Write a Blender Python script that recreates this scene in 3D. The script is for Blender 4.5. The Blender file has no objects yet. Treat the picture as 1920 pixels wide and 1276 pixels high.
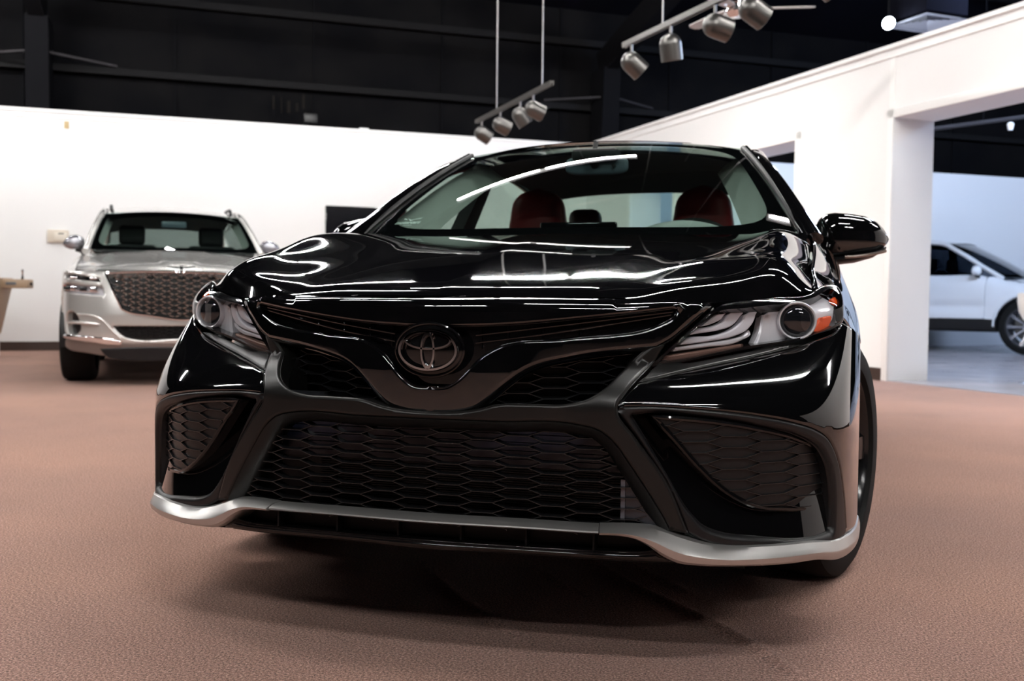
import bpy, bmesh, math, random
import numpy as np
from mathutils import Vector, Matrix
from mathutils.geometry import delaunay_2d_cdt

# ---------------------------------------------------------------- camera, world, lights, exposure
SCN = bpy.context.scene
COL = SCN.collection
CAM_YAW, CAM_PITCH, CAM_ROLL = -0.26553, 0.04031, 0.010587
CAM_POS = Vector((0.7077, -1.9660, 0.7617))
def camera():
    f = Vector((math.sin(CAM_YAW)*math.cos(CAM_PITCH), math.cos(CAM_YAW)*math.cos(CAM_PITCH), -math.sin(CAM_PITCH)))
    r = Vector((math.cos(CAM_YAW), -math.sin(CAM_YAW), 0)); u = r.cross(f)
    c, s = math.cos(CAM_ROLL), math.sin(CAM_ROLL)
    r2 = r*c + u*s; u2 = u*c - r*s
    m = Matrix(((r2.x, u2.x, -f.x), (r2.y, u2.y, -f.y), (r2.z, u2.z, -f.z))).to_4x4(); m.translation = CAM_POS
    cd = bpy.data.cameras.new('camera'); cd.lens = 35.006; cd.sensor_width = 36; cd.sensor_fit = 'HORIZONTAL'
    cd.clip_start = .05; cd.clip_end = 200
    cd.dof.use_dof = True; cd.dof.focus_distance = 2.12; cd.dof.aperture_fstop = 5.0
    co = bpy.data.objects.new('camera', cd); co.matrix_world = m; COL.objects.link(co); SCN.camera = co
camera()
W = bpy.data.worlds.new('world'); SCN.world = W; W.use_nodes = True
W.node_tree.nodes['Background'].inputs[0].default_value = (.75, .85, 1, 1)
W.node_tree.nodes['Background'].inputs[1].default_value = .02
SCN.view_settings.view_transform = 'Standard'; SCN.view_settings.look = 'None'
SCN.view_settings.gamma = 1; SCN.view_settings.use_curve_mapping = False
SCN.view_settings.exposure = 0.0
TUBE_POWER = 200.0      # emission of the fluorescent tubes
SPOT_POWER = 90.0      # watts of each track head
COOL_POWER = 430.0      # emission of the cool panels in the room behind the partition

# ---------------------------------------------------------------- helpers
MATS = {}
def mat(name, col=(.8, .8, .8), rough=.5, metal=0., spec=.5, coat=0., coat_rough=.03, emit=None, es=0., trans=0., ior=1.5, bump=None, mix=None, sheen=0.):
    if name in MATS: return MATS[name]
    m = bpy.data.materials.new(name); m.use_nodes = True; nt = m.node_tree; b = nt.nodes['Principled BSDF']
    b.inputs['Base Color'].default_value = (*col, 1); b.inputs['Roughness'].default_value = rough
    b.inputs['Metallic'].default_value = metal; b.inputs['Specular IOR Level'].default_value = spec
    b.inputs['Coat Weight'].default_value = coat; b.inputs['Coat Roughness'].default_value = coat_rough
    b.inputs['IOR'].default_value = ior; b.inputs['Transmission Weight'].default_value = trans
    b.inputs['Sheen Weight'].default_value = sheen
    if emit: b.inputs['Emission Color'].default_value = (*emit, 1); b.inputs['Emission Strength'].default_value = es
    tc = None
    if bump or mix:
        tc = nt.nodes.new('ShaderNodeTexCoord')
    if mix:                       # (colour2, scale, contrast lo, hi): noise between two colours
        c2, sc, lo, hi = mix
        n = nt.nodes.new('ShaderNodeTexNoise'); n.inputs['Scale'].default_value = sc; n.inputs['Detail'].default_value = 4
        nt.links.new(tc.outputs['Object'], n.inputs['Vector'])
        r = nt.nodes.new('ShaderNodeValToRGB'); r.color_ramp.elements[0].position = lo; r.color_ramp.elements[1].position = hi
        r.color_ramp.elements[0].color = (*col, 1); r.color_ramp.elements[1].color = (*c2, 1)
        nt.links.new(n.outputs['Fac'], r.inputs['Fac']); nt.links.new(r.outputs['Color'], b.inputs['Base Color'])
    if bump:                      # (scale, strength, distance)
        n = nt.nodes.new('ShaderNodeTexNoise'); n.inputs['Scale'].default_value = bump[0]; n.inputs['Detail'].default_value = 3
        nt.links.new(tc.outputs['Object'], n.inputs['Vector'])
        bp = nt.nodes.new('ShaderNodeBump'); bp.inputs['Strength'].default_value = bump[1]; bp.inputs['Distance'].default_value = bump[2]
        nt.links.new(n.outputs['Fac'], bp.inputs['Height']); nt.links.new(bp.outputs['Normal'], b.inputs['Normal'])
    MATS[name] = m; return m
def thin_glass(name, tint, refl=1.0, rough=0.0):
    """sheet glass: tinted see-through plus a mirror reflection that grows at grazing angles"""
    if name in MATS: return MATS[name]
    m = bpy.data.materials.new(name); m.use_nodes = True; nt = m.node_tree; nt.nodes.clear()
    o = nt.nodes.new('ShaderNodeOutputMaterial'); t = nt.nodes.new('ShaderNodeBsdfTransparent'); g = nt.nodes.new('ShaderNodeBsdfGlossy')
    t.inputs[0].default_value = (*tint, 1); g.inputs['Roughness'].default_value = rough; g.inputs[0].default_value = (refl, refl, refl, 1)
    f = nt.nodes.new('ShaderNodeFresnel'); f.inputs[0].default_value = 1.5
    # the same Fresnel term from both faces of the sheet
    ge = nt.nodes.new('ShaderNodeNewGeometry'); ma = nt.nodes.new('ShaderNodeMath'); ma.operation = 'MULTIPLY_ADD'; ma.inputs[1].default_value = 1/1.5-1.5; ma.inputs[2].default_value = 1.5
    nt.links.new(ge.outputs['Backfacing'], ma.inputs[0]); nt.links.new(ma.outputs[0], f.inputs[0])
    mx = nt.nodes.new('ShaderNodeMixShader'); nt.links.new(f.outputs[0], mx.inputs[0])
    nt.links.new(t.outputs[0], mx.inputs[1]); nt.links.new(g.outputs[0], mx.inputs[2]); nt.links.new(mx.outputs[0], o.inputs[0])
    MATS[name] = m; return m

def tag(o, label=None, cat=None, group=None, kind=None):
    for k, v in (('label', label), ('category', cat), ('group', group), ('kind', kind)):
        if v: o[k] = v
    return o
def empty(name, loc=(0, 0, 0), rz=0.):
    o = bpy.data.objects.new(name, None); COL.objects.link(o); o.location = loc; o.rotation_euler = (0, 0, rz); o.empty_display_size = .1
    return o
def mesh(name, V, F, material, parent=None, smooth=True, angle=35., normals=None):
    me = bpy.data.meshes.new(name); me.from_pydata([tuple(v) for v in V], [], [tuple(f) for f in F]); me.materials.append(material)
    if smooth:
        me.polygons.foreach_set('use_smooth', [True]*len(me.polygons))
        if angle and normals is None: me.set_sharp_from_angle(angle=math.radians(angle))
    me.update()
    if normals is not None: me.normals_split_custom_set_from_vertices([tuple(n) for n in normals])
    o = bpy.data.objects.new(name, me); COL.objects.link(o)
    if parent: o.parent = parent
    return o
def same(name, o, parent=None, matrix=None):
    c = o.copy(); c.name = name; COL.objects.link(c); c.parent = parent
    if matrix is not None: c.matrix_basis = matrix
    return c
class MB:
    """collects boxes, bars, tubes and lathes, then links them as ONE mesh"""
    def __init__(s): s.v = []; s.f = []
    def add(s, V, F):
        k = len(s.v); s.v += [tuple(v) for v in V]; s.f += [tuple(i+k for i in f) for f in F]; return s
    def box(s, lo, hi, m=None):
        P = [Vector((x, y, z)) for z in (lo[2], hi[2]) for y in (lo[1], hi[1]) for x in (lo[0], hi[0])]
        if m is not None: P = [m @ p for p in P]
        return s.add(P, [(0, 2, 3, 1), (4, 5, 7, 6), (0, 1, 5, 4), (2, 6, 7, 3), (0, 4, 6, 2), (1, 3, 7, 5)])
    def bar(s, a, b, w, h, up=(0, 0, 1)):
        a, b = Vector(a), Vector(b); d = (b-a).normalized(); sd = d.cross(Vector(up))
        if sd.length < 1e-5: sd = d.cross(Vector((1, 0, 0)))
        sd.normalize(); u = sd.cross(d).normalized()
        P = [p + sd*x*w/2 + u*y*h/2 for p in (a, b) for x, y in ((-1, -1), (1, -1), (1, 1), (-1, 1))]
        return s.add(P, [(0, 1, 2, 3), (7, 6, 5, 4), (0, 4, 5, 1), (1, 5, 6, 2), (2, 6, 7, 3), (3, 7, 4, 0)])
    def tube(s, pts, r, n=10, caps=True, closed=False):
        pts = [Vector(p) for p in pts]; N = len(pts); rr = r if isinstance(r, (list, tuple)) else [r]*N
        V = []; prev = None
        for i, p in enumerate(pts):
            d = (pts[(i+1) % N]-pts[i-1]) if closed else (pts[min(i+1, N-1)]-pts[max(i-1, 0)])
            d.normalize()
            if prev is None: a = d.orthogonal().normalized()
            else: a = (prev - d*prev.dot(d)).normalized()
            prev = a; b = d.cross(a)
            V += [p + (a*math.cos(t*2*math.pi/n) + b*math.sin(t*2*math.pi/n))*rr[i] for t in range(n)]
        F = [(i*n+j, i*n+(j+1) % n, ((i+1) % N)*n+(j+1) % n, ((i+1) % N)*n+j) for i in range(N if closed else N-1) for j in range(n)]
        if caps and not closed: F += [tuple(reversed(range(n))), tuple((N-1)*n+j for j in range(n))]
        return s.add(V, F)
    def lathe(s, prof, n=32, m=None, closed=False):
        """prof: (radius, height) pairs about local z"""
        V = []; k = len(prof)
        for i in range(n):
            t = 2*math.pi*i/n
            V += [Vector((r*math.cos(t), r*math.sin(t), h)) for r, h in prof]
        if m is not None: V = [m @ v for v in V]
        kk = k if closed else k-1
        F = [(i*k+j, ((i+1) % n)*k+j, ((i+1) % n)*k+(j+1) % k, i*k+(j+1) % k) for i in range(n) for j in range(kk)]
        return s.add(V, F)
    def grid(s, fn, nu, nv, closed_u=False):
        V = [fn(i/(nu-1 if not closed_u else nu), j/(nv-1)) for i in range(nu) for j in range(nv)]
        F = [(i*nv+j, ((i+1) % nu)*nv+j, ((i+1) % nu)*nv+j+1, i*nv+j+1) for i in range(nu if closed_u else nu-1) for j in range(nv-1)]
        return s.add(V, F)
    def prism(s, poly, h0, h1, m):
        """poly in local xy, extruded in local z from h0 to h1"""
        n = len(poly); V = [m @ Vector((x, y, h)) for h in (h0, h1) for x, y in poly]
        return s.add(V, [tuple(reversed(range(n))), tuple(range(n, 2*n))] + [(i, (i+1) % n, n+(i+1) % n, n+i) for i in range(n)])
    def build(s, name, material, parent=None, smooth=True, angle=35., bevel=0., seg=2):
        o = mesh(name, s.v, s.f, material, parent, smooth, angle)
        if bevel:
            bm = bmesh.new(); bm.from_mesh(o.data)
            bmesh.ops.recalc_face_normals(bm, faces=bm.faces)
            bmesh.ops.bevel(bm, geom=[e for e in bm.edges if len(e.link_faces) == 2 and e.calc_face_angle(0) > .6], offset=bevel, segments=seg, profile=.5, affect='EDGES', clamp_overlap=True)
            for f in bm.faces: f.smooth = True
            bm.to_mesh(o.data); bm.free(); o.data.set_sharp_from_angle(angle=math.radians(40))
        return o
def nspline(xs, ys):
    xs = np.array(xs, float); ys = np.array(ys, float); n = len(xs); h = np.diff(xs)
    A = np.zeros((n, n)); b = np.zeros(n); A[0, 0] = A[-1, -1] = 1
    for i in range(1, n-1):
        A[i, i-1] = h[i-1]; A[i, i] = 2*(h[i-1]+h[i]); A[i, i+1] = h[i]
        b[i] = 6*((ys[i+1]-ys[i])/h[i]-(ys[i]-ys[i-1])/h[i-1])
    m = np.linalg.solve(A, b)
    def f(x):
        x = np.clip(np.asarray(x, float), xs[0]-.3, xs[-1]+.3); i = np.clip(np.searchsorted(xs, x)-1, 0, n-2); t = x-xs[i]; hh = h[i]
        return ys[i]+t*((ys[i+1]-ys[i])/hh-hh*(2*m[i]+m[i+1])/6)+t*t*m[i]/2+t**3*(m[i+1]-m[i])/(6*hh)
    return f
def lin(xs, ys): return lambda x: np.interp(x, xs, ys)

# --- outline panels: a closed outline in a 2-D parameter space, laid on a curved surface with real thickness
def smooth_outline(pts, step):
    """Catmull-Rom through the points, broken at those marked as corners"""
    P = [np.array(p[:2], float) for p in pts]; cor = [len(p) > 2 for p in pts]; n = len(P); out = []
    for i in range(n):
        p1, p2 = P[i], P[(i+1) % n]
        p0 = P[i-1] if not cor[i] else 2*p1-p2
        p3 = P[(i+2) % n] if not cor[(i+1) % n] else 2*p2-p1
        L = np.linalg.norm(p2-p1); k = max(1, int(math.ceil(L/step)))
        d1 = max(np.linalg.norm(p1-p0), 1e-6); d2 = max(L, 1e-6); d3 = max(np.linalg.norm(p3-p2), 1e-6)
        m1 = ((p1-p0)/d1-(p2-p0)/(d1+d2)+(p2-p1)/d2)*d2; m2 = ((p2-p1)/d2-(p3-p1)/(d2+d3)+(p3-p2)/d3)*d2
        for j in range(k):
            t = j/k; a = t*t; b = a*t
            out.append((2*b-3*a+1)*p1+(b-2*a+t)*m1+(-2*b+3*a)*p2+(b-a)*m2)
    return np.array(out)
def inside(P, poly):
    x, y = P[:, 0:1], P[:, 1:2]; a = poly; b = np.roll(poly, -1, 0)
    c = ((a[None, :, 1] > y) != (b[None, :, 1] > y))
    with np.errstate(divide='ignore', invalid='ignore'):
        xi = (b[None, :, 0]-a[None, :, 0])*(y-a[None, :, 1])/(b[None, :, 1]-a[None, :, 1])+a[None, :, 0]
    return (np.sum(c & (x < xi), 1) % 2) == 1
def segdist(P, A, B):
    out = np.full(len(P), 1e9)
    d = B-A; L = np.maximum((d*d).sum(1), 1e-12)
    for s in range(0, len(P), 800):
        q = P[s:s+800]; w = q[:, None, :]-A[None]; t = np.clip((w*d[None]).sum(2)/L[None], 0, 1)
        out[s:s+800] = np.sqrt((((w-t[..., None]*d[None]))**2).sum(2).min(1))
    return out
def mirror_half(pts):
    """right half outline, first and last point on the centre line -> whole outline"""
    q = [list(p) for p in pts]; q[0][0] = 0; q[-1][0] = 0
    a = [tuple(p[:2]) if i in (0, len(q)-1) else tuple(p) for i, p in enumerate(q)]
    return a + [(-p[0],)+tuple(p[1:]) for p in reversed(a[1:-1])]
def flip(pts): return [(-p[0],)+tuple(p[1:]) for p in reversed(pts)]
def panel(name, pts, surf, material, parent, lift=0., step=.014, rim=.004, drop=.004, chamfer=False, back=.012, holes=(), hrim=None, hdrop=None, closed_back=False, liftfn=None):
    """surf(a, b) -> points (numpy). The rim of the panel rolls off over `rim` by `drop`, then a skirt runs `back` behind it."""
    ol = smooth_outline(pts, step); hl = [smooth_outline(h, step) for h in holes]
    def area(p): return .5*np.sum(p[:, 0]*np.roll(p[:, 1], -1)-np.roll(p[:, 0], -1)*p[:, 1])
    if area(ol) < 0: ol = ol[::-1]
    hl = [h[::-1] if area(h) > 0 else h for h in hl]
    hrim = rim if hrim is None else hrim; hdrop = drop if hdrop is None else hdrop
    loops = [ol]+hl
    def dists(P):
        d0 = segdist(P, ol, np.roll(ol, -1, 0)); d1 = np.full(len(P), 1e9)
        for h in hl: d1 = np.minimum(d1, segdist(P, h, np.roll(h, -1, 0)))
        return d0, d1
    def prof(d, r, dr):
        if r <= 0: return 0*d
        t = np.clip(1-d/r, 0, 1)
        return dr*t if chamfer else dr*(1-np.sqrt(np.maximum(0, 1-t*t*.998)))
    def base(P):
        p = surf(P[:, 0], P[:, 1]); e = 1e-4
        n = np.cross(surf(P[:, 0]+e, P[:, 1])-surf(P[:, 0]-e, P[:, 1]), surf(P[:, 0], P[:, 1]+e)-surf(P[:, 0], P[:, 1]-e))
        n /= np.maximum(np.linalg.norm(n, axis=1, keepdims=True), 1e-12); return p, n
    def place(P, extra=0.):
        p, n = base(P); d0, d1 = dists(P)
        off = lift - prof(d0, rim, drop) - (prof(d1, hrim, hdrop) if hl else 0) - extra
        if liftfn is not None: off = off + liftfn(P[:, 0], P[:, 1])
        return p + n*np.asarray(off).reshape(-1, 1), n
    pts2 = [p for l in loops for p in l]; edges = []; k = 0
    for l in loops:
        n = len(l); edges += [(k+i, k+(i+1) % n) for i in range(n)]; k += n
    nb = k
    cand = []
    for li, l in enumerate(loops):
        r = rim if li == 0 else hrim
        if r <= 0: continue
        t = np.roll(l, -1, 0)-np.roll(l, 1, 0); t /= np.maximum(np.linalg.norm(t, axis=1, keepdims=True), 1e-9); nn = np.stack([-t[:, 1], t[:, 0]], 1)
        for fr in ((1.0,) if chamfer else (.12, .4, 1.0)):
            q = l+nn*r*fr; d0, d1 = dists(q); d = d0 if li == 0 else d1
            cand.append(q[(d > r*fr*.93) & (np.minimum(d0, d1) > r*fr*.9)])
    lo, hi = ol.min(0), ol.max(0)
    gx, gy = np.meshgrid(np.arange(lo[0], hi[0], step), np.arange(lo[1], hi[1], step)); g = np.stack([gx.ravel(), gy.ravel()], 1)
    g[:, 0] += (np.round((g[:, 1]-lo[1])/step).astype(int) % 2)*step*.5
    d0, d1 = dists(g); g = g[(d0 > rim+step*.45) & (d1 > (hrim if hl else 0)+step*.45)]
    cand.append(g)
    c = np.concatenate(cand) if cand else np.zeros((0, 2))
    if len(c):
        ok = inside(c, ol)
        for h in hl: ok &= ~inside(c, h)
        c = c[ok]
    allp = [Vector((float(p[0]), float(p[1]))) for p in pts2]+[Vector((float(p[0]), float(p[1]))) for p in c]
    v2, _, f2, *_ = delaunay_2d_cdt(allp, edges, [], 0, 1e-6)
    P = np.array([(v.x, v.y) for v in v2])
    cen = np.array([P[list(f)].mean(0) for f in f2]); ok = inside(cen, ol)
    for h in hl: ok &= ~inside(cen, h)
    F = [tuple(f) for f, k_ in zip(f2, ok) if k_]
    V, _ = place(P); e = 2e-4
    Ns = np.cross(place(P+[e, 0])[0]-place(P-[e, 0])[0], place(P+[0, e])[0]-place(P-[0, e])[0])
    Ns /= np.maximum(np.linalg.norm(Ns, axis=1, keepdims=True), 1e-12)
    _, nbase = base(P); Ns[(Ns*nbase).sum(1) < .05] = nbase[(Ns*nbase).sum(1) < .05]
    # orientation of triangles must agree with the normals
    out = []
    for f in F:
        a, b, cc = V[f[0]], V[f[1]], V[f[2]]
        out.append(f if np.dot(np.cross(b-a, cc-a), nbase[f[0]]) > 0 else f[::-1])
    V = [tuple(p) for p in V]; Ns = [tuple(n) for n in Ns]
    if back > 0:
        for l in loops:
            l = np.array(l); top, nrm = place(l); n = len(l)
            t = np.roll(top, -1, 0)-np.roll(top, 1, 0); sn = np.cross(t, nrm); sn /= np.maximum(np.linalg.norm(sn, axis=1, keepdims=True), 1e-12)
            k = len(V); V += [tuple(p) for p in top]+[tuple(p) for p in top-nrm*back]; Ns += [tuple(x) for x in sn]*2
            out += [(k+i, k+n+i, k+n+(i+1) % n, k+(i+1) % n) for i in range(n)]
    return mesh(name, V, out, material, parent, True, None, Ns)
def hexnet(surf, poly, px, pz, flat, lift, wid, dep, s_off=0., z_off=0., taper=None):
    """honeycomb of long flat hexagons laid on a surface: thin walls with real depth, clipped to an outline"""
    poly = np.array([p[:2] for p in poly], float); lo, hi = poly.min(0), poly.max(0); mb = MB(); segs = []
    i0 = int((lo[0]-s_off)/px)-2; i1 = int((hi[0]-s_off)/px)+2; j0 = int((lo[1]-z_off)/pz)-2; j1 = int((hi[1]-z_off)/pz)+2
    for i in range(i0, i1):
        for j in range(j0, j1):
            cx = s_off+i*px; cz = z_off+(j+.5*(i % 2))*pz
            segs.append(((cx-flat/2, cz), (cx+flat/2, cz)))
            for sg in (1, -1): segs.append(((cx+flat/2, cz), (cx+px-flat/2, cz+sg*pz/2)))
    A = np.array([s[0] for s in segs]); B = np.array([s[1] for s in segs]); K = 3
    for k in range(K):
        a = A+(B-A)*k/K; b = A+(B-A)*(k+1)/K; m = inside((a+b)/2, poly)
        a, b = a[m], b[m]
        if not len(a): continue
        def pos(q):
            p = surf(q[:, 0], q[:, 1]); e = 1e-4
            n = np.cross(surf(q[:, 0]+e, q[:, 1])-surf(q[:, 0]-e, q[:, 1]), surf(q[:, 0], q[:, 1]+e)-surf(q[:, 0], q[:, 1]-e))
            n /= np.linalg.norm(n, axis=1, keepdims=True); return p, n
        pa, na = pos(a); pb, nb = pos(b)
        for p, n, q, o in zip(pa, na, pb, nb):
            d = q-p; d /= np.linalg.norm(d); sd = np.cross(d, n); sd /= np.linalg.norm(sd); p = p-d*wid*.3; q = q+d*wid*.3
            V = [p+n*lift+sd*wid*.28, p+n*lift-sd*wid*.28, p+n*(lift-dep)-sd*wid*.75, p+n*(lift-dep)+sd*wid*.75,
                 q+n*lift+sd*wid*.28, q+n*lift-sd*wid*.28, q+n*(lift-dep)-sd*wid*.75, q+n*(lift-dep)+sd*wid*.75]
            mb.add(V, [(0, 1, 5, 4), (1, 2, 6, 5), (3, 0, 4, 7), (2, 3, 7, 6), (0, 3, 2, 1), (4, 5, 6, 7)])
    return mb
def catmull(pts, k=6):
    P = [Vector(p) for p in pts]; out = []
    for i in range(len(P)-1):
        p0 = P[i-1] if i else P[0]*2-P[1]; p3 = P[i+2] if i+2 < len(P) else P[-1]*2-P[-2]; p1, p2 = P[i], P[i+1]
        for j in range(k):
            t = j/k; out.append(.5*((2*p1)+(p2-p0)*t+(2*p0-5*p1+4*p2-p3)*t*t+(3*p1-p0-3*p2+p3)*t**3))
    return out+[P[-1]]
def text(name, body, size, material, parent, m, extrude=.0006, align='CENTER', shear=0., bold=0.):
    cu = bpy.data.curves.new(name, 'FONT'); cu.body = body; cu.size = size; cu.extrude = extrude; cu.align_x = align; cu.shear = shear; cu.offset = bold; cu.resolution_u = 2
    t = bpy.data.objects.new(name, cu); COL.objects.link(t); dg = bpy.context.evaluated_depsgraph_get()
    me = bpy.data.meshes.new_from_object(t.evaluated_get(dg)); bpy.data.objects.remove(t)
    me.materials.clear(); me.materials.append(material); o = bpy.data.objects.new(name, me); COL.objects.link(o); o.parent = parent; o.matrix_basis = m
    return o
# ---------------------------------------------------------------- the setting
# room corner, the two partition directions (the long white wall and the wall with openings)
CORNER = Vector((-2.423, 14.071, 0))
AL, AR = math.radians(33.72), math.radians(36.75)
UL = Vector((math.cos(AL), math.sin(AL), 0)); NL = Vector((-math.sin(AL), math.cos(AL), 0))     # along / behind the long white wall
DR = Vector((math.sin(AR), -math.cos(AR), 0)); MR = Vector((math.cos(AR), math.sin(AR), 0))     # along (towards viewer) / behind the opening wall
def frame(o, x, y): return Matrix(((x.x, y.x, 0, o.x), (x.y, y.y, 0, o.y), (0, 0, 1, o.z), (0, 0, 0, 1)))
FL = frame(CORNER, UL, NL)            # local x along long wall (negative = left), y behind it
FR = frame(CORNER, DR, MR)            # local x along opening wall towards viewer, y behind it
WALL_H = 3.28

def carpet():
    m = bpy.data.materials.new('carpet_brown'); m.use_nodes = True; nt = m.node_tree; b = nt.nodes['Principled BSDF']; L = nt.links.new
    tc = nt.nodes.new('ShaderNodeTexCoord')
    n1 = nt.nodes.new('ShaderNodeTexNoise'); n1.inputs['Scale'].default_value = 190; n1.inputs['Detail'].default_value = 3; n1.inputs['Roughness'].default_value = .7
    n2 = nt.nodes.new('ShaderNodeTexNoise'); n2.inputs['Scale'].default_value = .9; n2.inputs['Detail'].default_value = 3
    n3 = nt.nodes.new('ShaderNodeTexVoronoi'); n3.inputs['Scale'].default_value = 330
    for n in (n1, n2, n3): L(tc.outputs['Object'], n.inputs['Vector'])
    r = nt.nodes.new('ShaderNodeValToRGB'); e = r.color_ramp.elements
    e[0].position = .30; e[0].color = (.060, .040, .038, 1); e[1].position = .70; e[1].color = (.86, .595, .505, 1)
    x = e.new(.44); x.color = (.29, .155, .120, 1); x = e.new(.56); x.color = (.545, .31, .243, 1)
    L(n1.outputs['Fac'], r.inputs['Fac'])
    r2 = nt.nodes.new('ShaderNodeValToRGB'); r2.color_ramp.elements[0].position = .3; r2.color_ramp.elements[0].color = (.82, .82, .84, 1); r2.color_ramp.elements[1].position = .7; r2.color_ramp.elements[1].color = (1.08, 1.05, 1.0, 1)
    L(n2.outputs['Fac'], r2.inputs['Fac'])
    mx = nt.nodes.new('ShaderNodeMix'); mx.data_type = 'RGBA'; mx.blend_type = 'MULTIPLY'; mx.inputs[0].default_value = 1
    L(r.outputs[0], mx.inputs[6]); L(r2.outputs[0], mx.inputs[7]); L(mx.outputs[2], b.inputs['Base Color'])
    b.inputs['Roughness'].default_value = .95; b.inputs['Specular IOR Level'].default_value = .15; b.inputs['Sheen Weight'].default_value = .15
    bp = nt.nodes.new('ShaderNodeBump'); bp.inputs['Strength'].default_value = .7; bp.inputs['Distance'].default_value = .006
    L(n3.outputs['Distance'], bp.inputs['Height']); L(bp.outputs[0], b.inputs['Normal'])
    return m
M_CARPET = carpet()
M_WHITE = mat('wall_paint_white', (.79, .785, .785), .6, bump=(40, .03, .002))
M_TRIMW = mat('trim_paint_white', (.84, .835, .83), .4)
M_BASE = mat('baseboard_brown', (.035, .018, .013), .45)
M_METALW = mat('black_metal_sheet', (.0042, .0042, .0050), .9, spec=0., mix=((.0075, .0072, .0076), 1.3, .35, .7))
M_STEEL = mat('dark_steel', (.005, .005, .006), .8, spec=.02)
M_STEEL2 = mat('grey_steel_brace', (.03, .028, .031), .6, spec=.05)
M_CEIL = mat('ceiling_black', (.004, .004, .006), .9, spec=0.)
M_CONC = mat('polished_concrete', (.30, .28, .29), .22, mix=((.44, .40, .41), 2.2, .3, .72))

def carpet_floor():
    # broad carpet with a few long wrinkles under and in front of the black car
    mb = MB(); x0, x1, y0, y1 = -.9, 1.4, -.4, 1.4; nx, ny = 190, 150
    wr = [((.15, .95), (.74, .14), .013), ((-.26, .70), (.14, .18), .008), ((.03, .79), (.22, .58), .008), ((.30, .90), (.52, .64), .007)]
    def z(x, y):
        h = 0
        for (ax, ay), (bx, by), a in wr:
            dx, dy = bx-ax, by-ay; L = math.hypot(dx, dy); t = ((x-ax)*dx+(y-ay)*dy)/L; q = (-(x-ax)*dy+(y-ay)*dx)/L + .02*math.sin(t*6)
            if -.2 < t < L+.2: h += a*math.exp(-(q/.016)**2)*min(1, max(0, (t+.1)/.25))*min(1, max(0, (L+.1-t)/.25))
        return h
    P = lambda i, j: (x0+(x1-x0)*i, y0+(y1-y0)*j)
    def fn(i, j): x, y = P(i, j); return (x, y, z(x, y) if 0 < i < 1 and 0 < j < 1 else 0)
    mb.grid(fn, nx, ny)
    # the rest of the room around that patch, ending at the opening wall
    far = [(-22, -16), (14, -16)]
    q = lambda a, b, c, d: mb.add([(a, b, 0), (c, b, 0), (c, d, 0), (a, d, 0)], [(0, 1, 2, 3)])
    q(-22, -16, x0, 20); q(x0, -16, x1, y0); q(x0, y1, x1, 20); q(x1, -16, 14, 20)
    o = mb.build('floor', M_CARPET, None, True, None); tag(o, 'mottled brown carpet floor with long wrinkles', 'floor', kind='structure')
carpet_floor()
b = MB(); b.box((-1.0, .0, -.05), (22, 14, .004), FR)
# hard floor behind the opening wall starts at its rear face
tag(b.build('floor_concrete', M_CONC, None, False), 'polished grey concrete floor of the room behind the openings', 'floor', kind='structure')

b = MB(); b.box((-17, 0, 0), (0, .2, WALL_H), FL)
wl = tag(b.build('wall_left', M_WHITE, None, False), 'long white partition wall behind the silver car', 'wall', kind='structure')
b = MB(); b.box((-17, -.02, WALL_H-.012), (0, .22, WALL_H+.03), FL); b.box((-17, -.012, WALL_H-.09), (0, 0, WALL_H-.07), FL)
tag(b.build('trim_1', M_TRIMW, None, False), 'white cap trim along the top of the long wall', 'trim', kind='structure')
b = MB(); b.box((-17, -.018, 0), (0, 0, .125), FL)
tag(b.build('baseboard_left', M_BASE, None, False), 'dark brown baseboard of the long white wall', 'baseboard', kind='structure')
# opening wall: three openings, 2.6 m high, wall half a metre thick
OPEN = [(1.53, 2.74), (4.15, 5.40), (6.93, 11.2)]; OH = 2.59; TH = .5
b = MB(); e = 0.0
for t0, t1 in OPEN+[(19., 19.)]:
    b.box((e, 0, 0), (t0, TH, WALL_H), FR)
    if t1 > t0: b.box((t0, 0, OH), (t1, TH, WALL_H), FR)
    e = t1
tag(b.build('wall_right', M_WHITE, None, False), 'white partition wall with three tall openings', 'wall', kind='structure')
b = MB(); b.box((-.0, -.03, WALL_H-.01), (19, TH+.03, WALL_H+.03), FR); b.box((0, -.016, WALL_H-.10), (19, 0, WALL_H-.075), FR)
tag(b.build('trim_2', M_TRIMW, None, False), 'white cap trim along the top of the opening wall', 'trim', kind='structure')
k = 3
for t0, t1 in OPEN:
    b = MB()
    for x in (t0-.085, t1): b.box((x, -.018, 0), (x+.085, 0, OH+.085), FR)
    b.box((t0-.085, -.018, OH), (t1+.085, 0, OH+.085), FR)
    b.box((t0-.018, -.026, 0), (t0, -.018, OH+.02), FR)
    tag(b.build('trim_%d' % k, M_TRIMW, None, False, bevel=.004), ('white casing around the far narrow opening', 'white casing around the middle opening', 'white casing around the wide opening')[k-3], 'trim', kind='structure'); k += 1
b = MB(); b.box((6.86, -.008, OH+.085), (6.93, 0, WALL_H-.1), FR)
tag(b.build('trim_6', M_TRIMW, None, False), 'white upright strip above the wide opening', 'trim', kind='structure')
b = MB(); e = 0.
for t0, t1 in OPEN+[(19., 19.)]:
    b.box((e if e == 0 else e+.085, -.018, 0), (t0-.085 if t0 < 18 else 19, 0, .125), FR); e = t1
tag(b.build('baseboard_right', M_BASE, None, False), 'dark brown baseboard of the opening wall', 'baseboard', kind='structure')
# the annex's own far wall continues the line of the long wall
b = MB(); b.box((.3, 0, 0), (16, .2, 3.2), FL)
tag(b.build('wall_annex', mat('wall_paint_cool', (.80, .82, .86), .6), None, False), 'white far wall of the room behind the openings', 'wall', kind='structure')

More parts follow.
